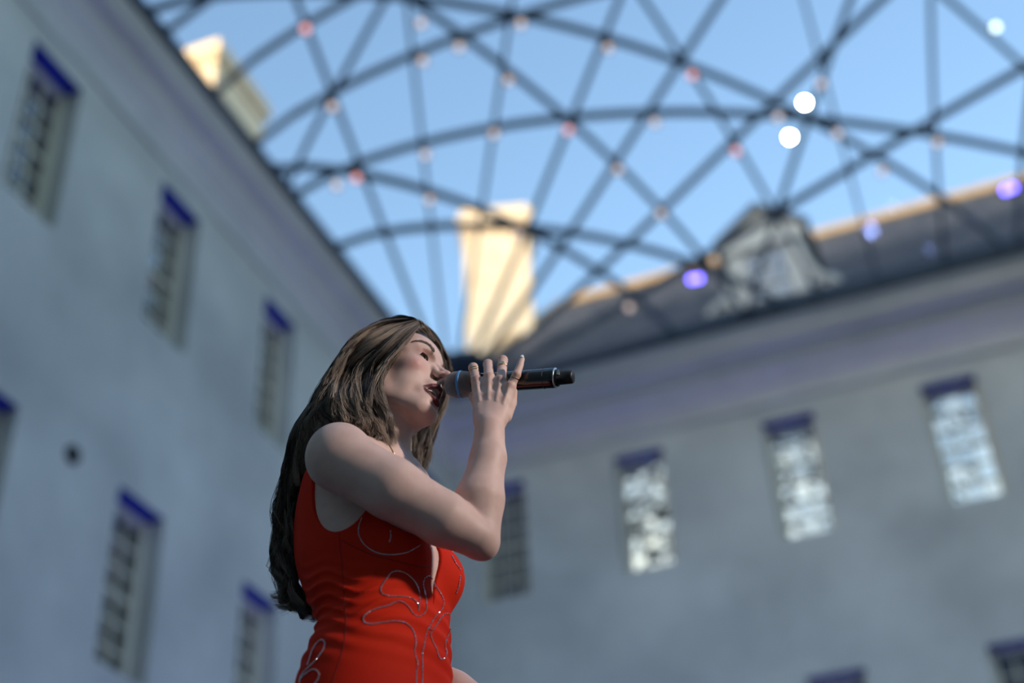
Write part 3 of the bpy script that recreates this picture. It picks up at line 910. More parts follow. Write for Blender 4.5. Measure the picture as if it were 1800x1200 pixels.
# --- torso: sections read from the outline (photo row, back edge, front edge, half width)
SECT = [(1330,520,792,.180),(1260,530,786,.170),(1200,545,778,.155),(1150,563,777,.138),(1110,576,778,.130),(1060,553,774,.132),(1000,528,766,.136),(940,522,758,.136),(885,530,745,.136),(845,548,730,.13),(815,585,715,.105)]
sz, sc_, sd_, sw_ = [], [], [], []
for (y, b, f, w) in SECT:
    P_ = at((b+f)/2, y, 2.25); dep = (P_-CAM)@FW
    half = (f-b)/2*dep/F_PX
    d = sqrt(max(half**2-(w*sin(TA))**2, 1e-4))/cos(TA)
    q = TF.loc(P_); sz.append(q[2]); sc_.append(q[0]); sd_.append(d); sw_.append(w)
sz, sc_, sd_, sw_ = map(np.array, (sz, sc_, sd_, sw_))
_o = np.argsort(sz); sz, sc_, sd_, sw_ = sz[_o], sc_[_o], sd_[_o], sw_[_o]
def smooth_interp(x, xp, fp):
    # monotone-ish cubic (Catmull-Rom) interpolation
    i = np.clip(np.searchsorted(xp, x)-1, 0, len(xp)-2)
    m_ = np.gradient(fp, xp)
    h_ = xp[i+1]-xp[i]; t = np.clip((x-xp[i])/h_, 0, 1)
    return (2*t**3-3*t**2+1)*fp[i]+(t**3-2*t**2+t)*h_*m_[i]+(-2*t**3+3*t**2)*fp[i+1]+(t**3-t**2)*h_*m_[i+1]
def torso_fn(tz, tc, td, tw):
    def f(p):
        z = p[:,2]; c = smooth_interp(z, tz, tc); d = smooth_interp(z, tz, td); w = smooth_interp(z, tz, tw)
        x = (p[:,0]-c)/d; y = p[:,1]/w
        rho = (np.abs(x)**2.3+np.abs(y)**2.3)**(1/2.3)
        e = (rho-1)*np.minimum(d, w)*0.93
        return np.maximum(np.maximum(e, tz[0]-z), z-tz[-1])
    return f
torso = torso_fn(sz, sc_, sd_, sw_)
zc = (sz[0]+sz[-1])/2
tor = Solid()
tor.fn(TF, torso, (0,0,zc), 0.42, 0)
_b = TF.loc(at(775, 985, 2.20))
for s in (-1, 1):
    tor.ell(TF, (0.060, s*0.064, _b[2]+0.005), (0.060,0.062,0.060), 0.04)      # bust
    tor.cone(TF, (0.02, s*0.05, TF.loc(NECK)[2]-0.02), (0.0, s*0.15, TF.loc(NECK)[2]-0.055), 0.045, 0.05, 0.05)  # trapezius, collar
_zcut = TF.loc(at(780, 1090, 2.17))[2]           # below this the trunk is wholly inside the dress
body.ops += [(op, fr, (lambda p: np.maximum(torso(p), _zcut-p[:,2])) if i == 0 else f, c, r, max(k, 0.035) if i == 0 else k) for i, (op, fr, f, c, r, k) in enumerate(tor.ops)]
# --- right arm (towards the camera)
S_ = at(598, 806, 2.065)
ARM = [S_, at(688,858,2.065), at(780,912,2.095), at(838,945,2.125)]
body.chain(IDF, ARM, [.055,.0525,.046,.036], 0.02, ki=0.02)
body.ell(IDF, at(596,802,2.075), (.057,.057,.060), 0.03)
FORE = [at(842,944,2.135), at(843,878,2.13), at(858,806,2.135), at(861,752,2.138)]
body.chain(IDF, FORE, [.037,.0425,.0315,.0275], 0.009, ki=0.02)
body.ell(IDF, at(852,962,2.14), (.020,.020,.020), 0.025)                        # point of the elbow
# --- right hand: palm plate, four fingers, thumb
MIC_A, MIC_B = at(806,676,2.20), at(1008,662,2.20)
WR = at(861,752,2.138)
MCP = [at(838,670,2.163), at(860,664,2.156), at(880,670,2.150), at(897,680,2.142)]
CARP = [at(847,738,2.140), at(858,737,2.137), at(868,737,2.137), at(877,738,2.142)]
for i in range(4):
    body.chain(IDF, [CARP[i], (CARP[i]+MCP[i])/2+FH*0.002, MCP[i]], [.0165,.0125,.0100], 0.012, ki=0.008)
    body.chain(IDF, [CARP[i]*.6+MCP[i]*.4-FH*0.0120, MCP[i]-FH*0.0085], [.0022,.0034], 0.005)   # tendons on the back of the hand
    body.ell(IDF, MCP[i]-FH*0.002, (.0112,.0112,.0112), 0.006)
for t_ in (.55, .85):                                                           # flesh between the bones of the hand
    body.chain(IDF, [CARP[i]*(1-t_)+MCP[i]*t_+FH*0.002 for i in range(4)], [.0098,.0102,.0100,.0092], 0.010, ki=0.004)
FING = [
  [MCP[0], at(832,646,2.185), at(833,652,2.222), at(836,670,2.236)],
  [MCP[1], at(858,640,2.184), at(858,645,2.224), at(859,665,2.240)],
  [MCP[2], at(884,633,2.180), at(883,640,2.222), at(882,660,2.240)],
  [MCP[3], at(908,658,2.132), at(914,642,2.134), at(917,631,2.136)]]
FR_ = [[.0100,.0094,.0085,.0075],[.0102,.0096,.0087,.0077],[.0098,.0094,.0085,.0076],[.0086,.0080,.0068,.0060]]
for P4, R4 in zip(FING, FR_):
    body.chain(IDF, P4, R4, 0.0045, ki=0.002)
    body.ell(IDF, P4[1], (R4[1]*1.06,)*3, 0.003)
body.chain(IDF, [at(850,722,2.165), at(836,697,2.195), at(846,684,2.232), at(866,672,2.240)], [.0155,.0125,.0110,.0090], 0.010, ki=0.004)   # thumb behind the microphone
body.chain(IDF, [at(902,688,2.158), at(899,708,2.160), at(889,732,2.150)], [.0085,.010,.012], 0.010)      # outer edge of the palm
body.ell(IDF, at(868,705,2.165), (.018,.018,.024), 0.012)                        # heel of the palm
# --- left arm, mostly hidden behind the body
LS = TF.world((0.0, 0.165, TF.loc(NECK)[2]-0.07))
LE = at(725,1178,2.46); LW = at(910,1276,2.40)
body.chain(IDF, [LS, (LS+LE)/2, LE], [.055,.047,.040], 0.04, ki=0.02)
body.chain(IDF, [LE, LE*.6+LW*.4, LW], [.040,.038,.028], 0.015, ki=0.02)
LHd = LW+(LW-LE)/np.linalg.norm(LW-LE)*0.05
body.ell(IDF, LHd, (.04,.03,.035), 0.02)
for k in range(4):
    o_ = LHd+FH*(k-1.5)*0.019+unit(LW-LE)*0.03
    body.chain(IDF, [o_, o_+unit(LW-LE)*0.035-Z3*0.008, o_+unit(LW-LE)*0.05-Z3*0.03], [.0095,.009,.007], 0.004)
body.chain(IDF, [LHd-FH*.03, LHd-FH*.05+unit(LW-LE)*.025, LHd-FH*.05+unit(LW-LE)*.05], [.012,.011,.008], 0.008)

# close the mesh below the dress line
body.fn(TF, lambda p: sz[0]+0.10-p[:,2], (0,0,sz[0]), 0.6, 0.01, 'i')

def skin_mat():
    mt = bpy.data.materials.new('skin'); mt.use_nodes = True
    nt = mt.node_tree; b = nt.nodes['Principled BSDF']
    at_ = nt.nodes.new('ShaderNodeAttribute'); at_.attribute_name = 'tint'
    tc = nt.nodes.new('ShaderNodeTexCoord')
    n = nt.nodes.new('ShaderNodeTexNoise'); n.inputs['Scale'].default_value = 38; n.inputs['Detail'].default_value = 4
    nt.links.new(tc.outputs['Object'], n.inputs['Vector'])
    mx = nt.nodes.new('ShaderNodeMix'); mx.data_type = 'RGBA'; mx.blend_type = 'MULTIPLY'
    rr = nt.nodes.new('ShaderNodeValToRGB'); rr.color_ramp.elements[0].color = (.86,.82,.80,1); rr.color_ramp.elements[1].color = (1,1,1,1)
    rr.color_ramp.elements[0].position = .35; rr.color_ramp.elements[1].position = .6
    nt.links.new(n.outputs['Fac'], rr.inputs['Fac'])
    mx.inputs['Factor'].default_value = 0.6
    nt.links.new(at_.outputs['Color'], mx.inputs['A']); nt.links.new(rr.outputs['Color'], mx.inputs['B'])
    nt.links.new(mx.outputs['Result'], b.inputs['Base Color'])
    b.inputs['Roughness'].default_value = 0.52
    b.inputs['Specular IOR Level'].default_value = 0.35
    b.inputs['Subsurface Weight'].default_value = 0.05
    b.inputs['Subsurface Radius'].default_value = (0.010, 0.004, 0.002)
    b.inputs['Subsurface Scale'].default_value = 0.6
    n2 = nt.nodes.new('ShaderNodeTexNoise'); n2.inputs['Scale'].default_value = 650; n2.inputs['Detail'].default_value = 2
    nt.links.new(tc.outputs['Object'], n2.inputs['Vector'])
    bp = nt.nodes.new('ShaderNodeBump'); bp.inputs['Strength'].default_value = 0.06; bp.inputs['Distance'].default_value = 0.0006
    nt.links.new(n2.outputs['Fac'], bp.inputs['Height']); nt.links.new(bp.outputs['Normal'], b.inputs['Normal'])
    return mt
M['skin'] = skin_mat()
VX = 0.0018
BV, BQ = mesh_solid(body, TF.world((0,0,0))-np.array([.55,.55,0.22]), HF.o+np.array([.62,.45,.20]), VX)
BV = relax(BV, BQ, 2, 0.35)
person = np_mesh('person', BV, BQ, M['skin'])
tag(person, 'woman with long brown hair in a red dress singing into a handheld microphone', 'person')
# colour of the skin: make-up and natural flush (belongs to the skin itself)
hp = HF.loc(BV)*100/HS
base = np.array(lin((218,186,174)))
col = np.tile(base, (len(BV), 1))
def blend(w, c):
    global col
    w = np.clip(w, 0, 1)[:, None]; col = col*(1-w)+np.array(lin(c))*w
def gau(c, r): return np.exp(-(((hp-np.array(c))/np.array(r))**2).sum(1))
infront = (hp[:,0] > 3) & (np.abs(hp[:,1]) < 7.5) & (hp[:,2] > -11)
for s in (-1, 1):
    blend(0.45*gau((6.5,s*4.6,-0.6), (2.6,1.9,1.3))*infront, (205,112,108))      # blush
    blend(0.75*gau((8.0,s*3.6,3.0), (1.6,2.0,0.85))*infront, (150,84,70))        # eye shadow
    blend(0.25*gau((10.6,0,-1.4), (1.0,1.1,.9))*infront, (206,120,110))
ul = np.full(len(hp), 9.0)
sel = np.flatnonzero(infront)
for ch, rs in ((UL, ULR), (LLp, LLR)):
    P_ = [c_*100/HS for c_ in ch]
    for i in range(len(P_)-1):
        ul[sel] = np.minimum(ul[sel], sd_cone(hp[sel], P_[i], P_[i+1], rs[i], rs[i+1]))
blend(np.clip((0.19-ul)/0.10, 0, 1)*infront, (104,48,54))
mouth = sd_ell(hp[sel], np.array((7.4,0,-5.3)), np.array((2.2,2.1,1.1)))
w = np.zeros(len(hp)); w[sel] = np.clip((0.12-mouth)/0.2, 0, 1)*np.clip((ul[sel]-0.12)/0.1, 0, 1)
blend(w, (70,26,28))
for i in range(4):                                                               # knuckles a little redder
    d2 = np.linalg.norm(BV-(MCP[i]-FH*0.010), axis=1); blend(0.35*np.exp(-(d2/0.009)**2), (196,120,104))
    d2 = np.linalg.norm(BV-FING[i][1], axis=1); blend(0.35*np.exp(-(d2/0.011)**2), (200,124,108))
point_color(person, col)

# --- eyes
def eye_mat():
    mt = bpy.data.materials.new('eye'); mt.use_nodes = True; nt = mt.node_tree; b = nt.nodes['Principled BSDF']
    a = nt.nodes.new('ShaderNodeAttribute'); a.attribute_name = 'tint'
    nt.links.new(a.outputs['Color'], b.inputs['Base Color']); b.inputs['Roughness'].default_value = 0.08
    b.inputs['Coat Weight'].default_value = 0.5
    return mt
M['eye'] = eye_mat()
for s in (-1, 1):
    mb = MB(); prof = [(1.22*sin(a), -1.22*cos(a)) for a in np.linspace(0.02, pi-0.02, 40)]
    gaze = unit(hf2*1.0+hl2*0.05-hu3*0.42)
    mb.lathe([(r/100*HS, h/100*HS) for r, h in prof], HF.world(cm(6.84,s*3.25,2.3)), gaze, 40)
    e = mb.build('eye', M['eye'], person, True)
    co = np.array([v.co for v in e.data.vertices]); ang = np.degrees(np.arccos(np.clip(((co-HF.world(cm(6.84,s*3.25,2.3)))/(0.0122*HS))@gaze, -1, 1)))
    cc = np.where(ang[:,None] < 13, np.array(lin((14,12,12))), np.where(ang[:,None] < 30, np.array(lin((86,62,44))), np.array(lin((190,178,172)))))
    point_color(e, cc)
# --- teeth
M['teeth'] = mat('teeth', (226,218,206), 0.25)
mb = MB()
for k in range(-4, 5):
    a = k*0.21; c_ = cm(5.6+2.75*cos(a), 2.35*sin(a), -4.5)
    t_ = np.array([-sin(a)*2.75, cos(a)*2.35, 0]); t_ /= np.linalg.norm(t_); n2 = np.array([cos(a), sin(a), 0])
    wd = .40 if abs(k) < 2 else .34; hh = .46 if abs(k) < 2 else .38
    pts = [HF.world(c_+t_*wd*s1/100*HS+np.array([0,0,1])*z/100*HS) for s1, z in ((-.92,-hh),(.92,-hh),(1,hh),(-1,hh))]
    mb.prism(pts, -(HF.ax.T@n2)*0.003)
mb.build('teeth', M['teeth'], person)
# --- eyebrows and lashes as fine hairs
def hair_mesh(name, strands, rad, material, parent, cols=None, nside=3):
    """strands: (n, m, 3); tapered three-sided tubes"""
    S3 = np.asarray(strands, float); n, m_, _ = S3.shape
    T = np.gradient(S3, axis=1); T /= np.linalg.norm(T, axis=2, keepdims=True)+1e-12
    ref = np.where(np.abs(T[:,:,2:3]) < 0.9, np.array([0,0,1.0]), np.array([1.0,0,0]))
    U_ = np.cross(T, ref); U_ /= np.linalg.norm(U_, axis=2, keepdims=True)+1e-12; W_ = np.cross(T, U_)
    rad = np.asarray(rad, float)
    if rad.ndim == 1: rad = np.tile(rad, (n, 1))
    ang = np.arange(nside)*2*pi/nside
    V = S3[:,:,None,:]+rad[:,:,None,None]*(U_[:,:,None,:]*np.cos(ang)[None,None,:,None]+W_[:,:,None,:]*np.sin(ang)[None,None,:,None])
    idx = np.arange(n*m_*nside).reshape(n, m_, nside)
    a = idx[:, :-1, :]; b = idx[:, 1:, :]
    Q = np.stack([a, np.roll(a, -1, 2), np.roll(b, -1, 2), b], -1).reshape(-1, 4)
    o = np_mesh(name, V.reshape(-1, 3), Q, material, parent)
    if cols is not None:
        cols = np.asarray(cols)
        if cols.ndim == 2: cols = np.repeat(cols[:,None,:], m_, 1)
        point_color(o, np.repeat(cols.reshape(-1, 3), nside, 0))
    return o
def snap(P, out=0.0, it=4):
    """move points onto the skin surface"""
    P = np.array(P, float)
    for _ in range(it):
        d = body(P); e = 1e-3
        g_ = np.stack([body(P+np.eye(3)[k]*e)-d for k in range(3)], 1)/e
        g_ /= np.linalg.norm(g_, axis=1, keepdims=True)+1e-9
        P = P-g_*(d-out)[:, None]
    return P, g_
M['brow'] = mat('brow_hair', (98,78,66), 0.6)
rng = np.random.default_rng(3)
for s in (-1, 1):
    nb_ = 380
    t = rng.random(nb_)
    y = s*(1.55+3.6*t); z = 4.2+1.2*np.sin(np.minimum(t*1.25, 1.0)*pi*0.62)-1.3*np.maximum(0, t-0.62)**1.2-0.15; x = 8.7-1.9*t**2.2
    z = z+rng.normal(0, 1, nb_)*0.18*(1-0.55*t)
    p0, g_ = snap(HF.world(np.stack([x, y, z], 1)/100*HS), 0.0)
    dl = np.stack([-0.2*t, s*np.ones(nb_), 0.55*(1-t)-0.35*t], 1)@HF.ax
    dl -= g_*(dl*g_).sum(1, keepdims=True); dl /= np.linalg.norm(dl, axis=1, keepdims=True)
    q = np.linspace(0, 1, 4)[None, :, None]
    st = p0[:, None, :]+dl[:, None, :]*0.0075*HS*q+g_[:, None, :]*(0.0006+0.0010*np.sin(q*pi))
    hair_mesh('eyebrow', st, np.array([.00036,.00040,.00032,.0001]), M['brow'], person)
M['lash'] = mat('lash_hair', (16,13,13), 0.5)
for s in (-1, 1):
    st = []
    ec = np.array((6.75, s*3.25, 2.3))
    for k in range(90):
        t = k/89; a = radians(-58+116*t)      # across the upper lid
        yy = 1.25*sin(a); zz = -0.40+0.14*cos(a)
        xx = sqrt(max(1.42**2-yy*yy-zz*zz, 0.05))
        p = ec+np.array((xx, yy*1.0, zz-0.05)); L = (0.36+0.30*(t if s > 0 else 1-t))*rng.uniform(.8, 1.1)
        fan = sin(a)*0.55
        st.append([HF.world(cm(*(p+np.array((0.95*q*L, fan*q*L, (-0.50*q+0.55*q*q)*L))))) for q in np.linspace(0, 1, 5)])
    hair_mesh('eyelashes', st, np.array([.00045,.0004,.0003,.0002,.00006]), M['lash'], person)
    # lid line
    ln = [[HF.world(cm(*(ec+np.array((sqrt(max(1.40**2-(1.25*sin(a))**2-.1, .05)), 1.25*sin(a), -0.42+0.16*cos(a)))))) for a in np.linspace(radians(-66), radians(66), 16)]]
    hair_mesh('eyeliner', ln, np.full(16, .0006), M['lash'], person)
# --- nails
M['nail'] = mat('nail_polish', (226,232,236), 0.12, coat=0.6)
M['nail2'] = M['nail']
tip = FING[3][3]; ax_ = unit(FING[3][3]-FING[3][2])
mb = MB()
vs_, fs_ = [], []
u_ = -FH; v_ = unit(np.cross(ax_, u_)); u_ = unit(np.cross(v_, ax_))
for i in range(9):
    t = -1+2*i/8
    for j in range(7):
        s2 = -1+2*j/6
        wdt = 0.0040*sqrt(max(0, 1-(max(0, t)**2)*0.75)); a = s2*1.0
        vs_.append(tip+ax_*(0.0034+0.0038*t)+v_*wdt*sin(a)*1.1+u_*(0.0052*cos(a)+0.0004-0.0012*t))
for i in range(8):
    for j in range(6): fs_.append((i*7+j, i*7+j+1, i*7+8+j, i*7+7+j))
mb.add(vs_, fs_); nl = mb.build('nail', M['nail'], person, True)
sm_ = nl.modifiers.new('thick', 'SOLIDIFY'); sm_.thickness = 0.0008; sm_.offset = 0
# ------------------------------------------------------------------ the red dress
STAGE_Z = float(HF.o[2])-1.56
lowz = STAGE_Z-TF.o[2]
k0 = 2
dz_ = np.concatenate([[lowz+0.015, lowz*0.6, -0.33], sz[k0:]])
dc_ = np.concatenate([[0.0, 0.0, sc_[k0]*0.6], sc_[k0:]])
dd_ = np.concatenate([[0.20, 0.17, 0.145], sd_[k0:]])
dw_ = np.concatenate([[0.24, 0.20, 0.18], sw_[k0:]])
_t0 = torso_fn(dz_, dc_, dd_, dw_)
P_SEAM = [TF.loc(at(x, y, 2.12)) for x, y in ((598,925),(602,980),(606,1050),(608,1105),(600,1150),(588,1215))]
def polyline_dist(q, pl):
    d = np.full(len(q), 9.0)
    for i in range(len(pl)-1): d = np.minimum(d, sd_cone(q, pl[i], pl[i+1], 0, 0))
    return d
def dress_base(p):
    d = _t0(p)-0.0045
    x, y, z = p.T
    # drawn folds round the waist: slanting ridges, strongest towards the back and side
    env = np.exp(-((z-0.035)/0.050)**2)*np.exp(-(((x+0.06)/0.085)**2))
    ph = (z*0.97+x*0.30+0.006*np.sin(x*60)+0.008*np.sin(y*35))/0.0215*2*pi
    f1 = (0.5+0.5*np.sin(ph))**1.6*0.0062*env
    env2 = np.exp(-((z-0.005)/0.055)**2)*np.exp(-(((x-0.07)/0.07)**2))
    ph2 = (z*0.95-x*0.32+0.01*np.sin(x*40+1))/0.030*2*pi
    f2 = (0.5+0.5*np.sin(ph2))**1.5*0.0040*env2
    env3 = np.exp(-((z+0.055)/0.035)**2)
    f3 = (0.5+0.5*np.sin((z+0.25*x+0.01*np.sin(x*30))/0.034*2*pi))*0.0028*env3
    return d-f1-f2-f3
dress = Solid()
dress.fn(TF, dress_base, (0,0,(lowz+sz[-1])/2), 1.2, 0)
for op, fr, f, c, r, k in tor.ops[1:]:
    if r > 0.05 and fr is TF:
        dress.ops.append((op, fr, (lambda g: (lambda p: g(p)-0.0045))(f), c, r, k))
# hem plane, neckline and armholes
NZ = TF.loc(NECK)[2]
dress.fn(TF, lambda p: p[:,2]-(NZ-0.030+0.02*np.clip(-p[:,0]/0.1, -1, 1)), (0,0,NZ), 0.5, 0.002, 'i')
AH = TF.loc(at(583, 838, 2.09))
dress.ell(TF, AH+np.array((-0.004,0.0,0.0)), (0.065,0.10,0.096), 0.002, 's')
dress.ell(TF, np.array((AH[0],-AH[1],AH[2])), (0.058,0.10,0.088), 0.002, 's')
# front neckline between the straps, and the narrow V at the centre
VB = TF.loc(at(780, 1046, 2.17))
dress.ell(TF, (0.11, 0.0, NZ-0.035), (0.10,0.075,0.085), 0.003, 's')
def vslit(p):
    w = np.clip((p[:,2]-VB[2])/0.11, 0, 1)*0.020+0.0004
    return np.maximum(np.maximum(np.abs(p[:,1])-w, VB[2]-p[:,2]), 0.02-p[:,0])
dress.fn(TF, vslit, (0.1, 0, VB[2]+0.06), 0.2, 0.002, 's')
# the seams are pressed into the cloth
def seam(p): return polyline_dist(p, P_SEAM)-0.0011
def fabric(name, c1, c2):
    mt = mat(name, c1, 0.75, var=c2, vscale=9, spec=0.1)
    nt = mt.node_tree; b = nt.nodes['Principled BSDF']
    b.inputs['Sheen Weight'].default_value = 0.0
    tc = nt.nodes.new('ShaderNodeTexCoord'); n = nt.nodes.new('ShaderNodeTexNoise'); n.inputs['Scale'].default_value = 900; n.inputs['Detail'].default_value = 1
    nt.links.new(tc.outputs['Object'], n.inputs['Vector'])
    bp = nt.nodes.new('ShaderNodeBump'); bp.inputs['Strength'].default_value = 0.15; bp.inputs['Distance'].default_value = 0.001
    nt.links.new(n.outputs['Fac'], bp.inputs['Height']); nt.links.new(bp.outputs['Normal'], b.inputs['Normal'])
    return mt
M['dress'] = fabric('red_cloth', (206,44,20), (196,37,17))
M['seam'] = mat('seam_thread', (112,14,10), 0.8)
M['stone'] = mat('rhinestone', (208,210,216), 0.14, metal=0.85)
if True:
    DV, DQ = mesh_solid(dress, TF.world((0,0,-0.16))-np.array([.3,.3,0]), TF.world((0,0,0.40))+np.array([.3,.3,0]), 0.0024)
    DV = relax(DV, DQ, 1, 0.3)
    dress_o = np_mesh('dress', DV, DQ, M['dress'], person)
    dress_o['label'] = 'red sleeveless dress with rhinestone outlines'
    # lower skirt down to the stage, coarser
    ang_ = np.linspace(0, 2*pi, 64, endpoint=False); vs_, fs_ = [], []
    zz_ = np.linspace(-0.155, lowz+0.02, 14)
    for z in zz_:
        a1 = np.array([z]); c, d, w = (float(smooth_interp(a1, dz_, q)[0]) for q in (dc_, dd_, dw_))
        for a in ang_:
            r = 0.0046+0.010*sin(a*9+z*3)*min(1, max(0, (-0.2-z)/0.5))
            sx = abs(cos(a))**(2/2.3)*(1 if cos(a) >= 0 else -1); sy = abs(sin(a))**(2/2.3)*(1 if sin(a) >= 0 else -1)
            vs_.append(TF.world((c+(d+r)*sx, (w+r)*sy, z)))
    n = len(ang_)
    for i in range(len(zz_)-1):
        for k in range(n): fs_.append((i*n+k, i*n+(k+1) % n, (i+1)*n+(k+1) % n, (i+1)*n+k))
    mb = MB(); mb.add(vs_, fs_); mb.build('skirt', M['dress'], dress_o, True)
    def march(pxy, sol, out=0.0, h0=1.95):
        """first points of the solid seen at those pixels"""
        pxy = np.asarray(pxy, float)
        P0 = np.array([at(x, y, h0) for x, y in pxy]); d = P0-CAM; d /= np.linalg.norm(d, axis=1, keepdims=True)
        t = np.zeros(len(P0)); hit = np.zeros(len(P0), bool)
        for _ in range(140):
            v = sol(P0+d*t[:,None], margin=0.4)-out
            hit |= v < 1e-4
            t = np.where(hit, t, t+np.maximum(np.minimum(v, 0.02)*0.8, 0.0004))
            if hit.all(): break
        return (P0+d*t[:,None])[hit & (t < 0.9)]
    def C3(pts): return [(500+x/3.75, 880+y/3.75) for x, y in pts]
    TRIM = [
     [(510,118),(492,165),(490,215),(505,255),(530,290),(570,322),(620,345),(690,355),(760,350),(820,335),(870,308),(905,285)],
     [(700,200),(702,240),(690,278)],
     [(885,720),(892,650),(888,600),(870,550),(840,510),(800,478),(750,463),(710,470),(680,505),(650,545),(635,580),(640,605),(670,622),(740,627),(800,632),(845,645),(875,670),(884,692)],
     [(908,1210),(910,1080),(910,1000),(925,930),(935,870),(960,820),(985,775),(1020,735),(1045,700),(1050,660),(1030,610),(995,560),(975,515),(950,495),(925,510),(915,555),(925,600),(935,660),(935,715),(915,748),(885,760),(850,745),(830,715),(800,680),(765,662),(680,690),(600,712),(545,740),(520,770),(528,800),(560,810),(640,802),(740,793),(800,805),(845,850),(865,910),(860,1000),(878,1070),(870,1130),(868,1210)],
     [(955,842),(975,850),(1000,820),(1030,775),(1065,742),(1095,750),(1108,790),(1095,850),(1070,910),(1060,960),(1070,1000),(1060,1030),(1035,1045),(1015,1020),(1005,980),(980,930),(965,880),(972,856)],
     [(1105,365),(1130,410),(1160,452)], [(1158,495),(1150,560),(1130,615)],
     [(100,1210),(105,1165),(130,1125),(165,1090),(205,1050),(235,1010),(262,965),(266,932),(245,915),(215,935),(185,980),(165,1040),(150,1085)],
     [(105,1170),(150,1130),(195,1110),(222,1125),(225,1165),(200,1205)],
     [(960,305),(985,325),(1005,318)]]
    def resample(pts, step):
        pts = np.array(pts, float); seg = np.linalg.norm(np.diff(pts, axis=0), axis=1); L = np.concatenate([[0], np.cumsum(seg)])
        # smooth through the points
        s_ = np.arange(0, L[-1], step*0.25)
        sm = np.stack([smooth_interp(s_, L, pts[:,k]) for k in range(2)], 1)
        seg = np.linalg.norm(np.diff(sm, axis=0), axis=1); L2 = np.concatenate([[0], np.cumsum(seg)]); q = np.arange(0, L2[-1], step)
        return np.stack([np.interp(q, L2, sm[:,k]) for k in range(2)], 1)
    ico_v = []; ph_ = (1+5**.5)/2
    ico_v = np.array([(-1,ph_,0),(1,ph_,0),(-1,-ph_,0),(1,-ph_,0),(0,-1,ph_),(0,1,ph_),(0,-1,-ph_),(0,1,-ph_),(ph_,0,-1),(ph_,0,1),(-ph_,0,-1),(-ph_,0,1)])/sqrt(1+ph_*ph_)
    ico_f = [(0,11,5),(0,5,1),(0,1,7),(0,7,10),(0,10,11),(1,5,9),(5,11,4),(11,10,2),(10,7,6),(7,1,8),(3,9,4),(3,4,2),(3,2,6),(3,6,8),(3,8,9),(4,9,5),(2,4,11),(6,2,10),(8,6,7),(9,8,1)]
    nbead = 0
    for tr in TRIM:
        px = resample(C3(tr), 3.05); mb = MB()
        for p in march(px, dress, 0.0008):
            R = np.array(Matrix.Rotation(random.random()*6.28, 3, Vector((random.random(), random.random(), random.random())).normalized()))
            mb.add(p+(ico_v@R.T)*0.00165, ico_f); nbead += 1
        if mb.v:
            o = mb.build('rhinestone_trim', M['stone'], dress_o); o['kind'] = 'stuff'
    def seam_line(pts, name='seam'):
        L = list(march(resample(pts, 3.0), dress, 0.0))
        if len(L) > 2:
            mb = MB(); mb.tube(L, 0.0007, 6); mb.build(name, M['seam'], dress_o, True)
    seam_line([(595,932),(600,980),(605,1050),(608,1100),(602,1140),(590,1180),(582,1205)])
    seam_line([(598,948),(625,962),(655,975),(690,984),(720,992),(745,996),(762,994),(775,984)])
# ------------------------------------------------------------------ hidden rest of the figure: shoes on the stage
M['shoe'] = mat('shoe_leather', (30,26,26), 0.35)
for s in (-1, 1):
    mb = MB(); o_ = TF.world((0.06, s*0.09, 0)); o_[2] = STAGE_Z
    vs_, fs_ = [], []
    for i in range(9):
        t = i/8; wdt = 0.034*(0.75+0.5*sin(t*pi*0.8))*(1-0.55*max(0, t-0.75)*4*0.5); hgt = 0.07*(1-t)**0.7+0.022
        for j in range(8):
            a = 2*pi*j/8; vs_.append(o_+tf*(-0.10+0.24*t)+tl*wdt*cos(a)+Z3*(hgt/2+hgt/2*sin(a)))
    for i in range(8):
        for j in range(8): fs_.append((i*8+j, i*8+(j+1) % 8, i*8+8+(j+1) % 8, i*8+8+j))
    fs_ += [tuple(range(7,-1,-1)), tuple(range(64,72))]
    mb.add(vs_, fs_); mb.build('shoe', M['shoe'], person, True)
# ------------------------------------------------------------------ hair: a soft inner mass carrying thousands of fine strands
HR_ = np.random.default_rng(11)
def hair_mat():
    mt = bpy.data.materials.new('brown_hair'); mt.use_nodes = True; nt = mt.node_tree; b = nt.nodes['Principled BSDF']
    a = nt.nodes.new('ShaderNodeAttribute'); a.attribute_name = 'tint'
    nt.links.new(a.outputs['Color'], b.inputs['Base Color'])
    b.inputs['Roughness'].default_value = 0.38; b.inputs['Specular IOR Level'].default_value = 0.45
    b.inputs['Anisotropic'].default_value = 0.5
    return mt
M['hair'] = hair_mat()
skull = Solid()
skull.ell(HF, cm(-0.6,0,3.8), cm(9.3,7.1,8.4), 0)
skull.ell(HF, cm(3.0,0,4.6), cm(6.0,6.0,6.0), cr(2))
skull.ell(HF, cm(0.5,0,-2.0), cm(5.0,5.8,6.0), cr(3))
def skull_h(px, py, off):
    """depth h at which the ray through a pixel first comes within off of the skull (or passes nearest to it)"""
    hs = np.linspace(2.02, 2.45, 130); P = np.array([at(px, py, h) for h in hs]); d = skull(P, margin=1.0)
    k = np.flatnonzero(d < off)
    return hs[k[0]] if len(k) else hs[int(np.argmin(d))]
def cat_rom(pts, n):
    pts = np.asarray(pts, float); t = np.linspace(0, len(pts)-1, n); x = np.arange(len(pts), dtype=float)
    return np.stack([smooth_interp(t, x, pts[:,k]) for k in range(pts.shape[1])], 1)
NPT = 24
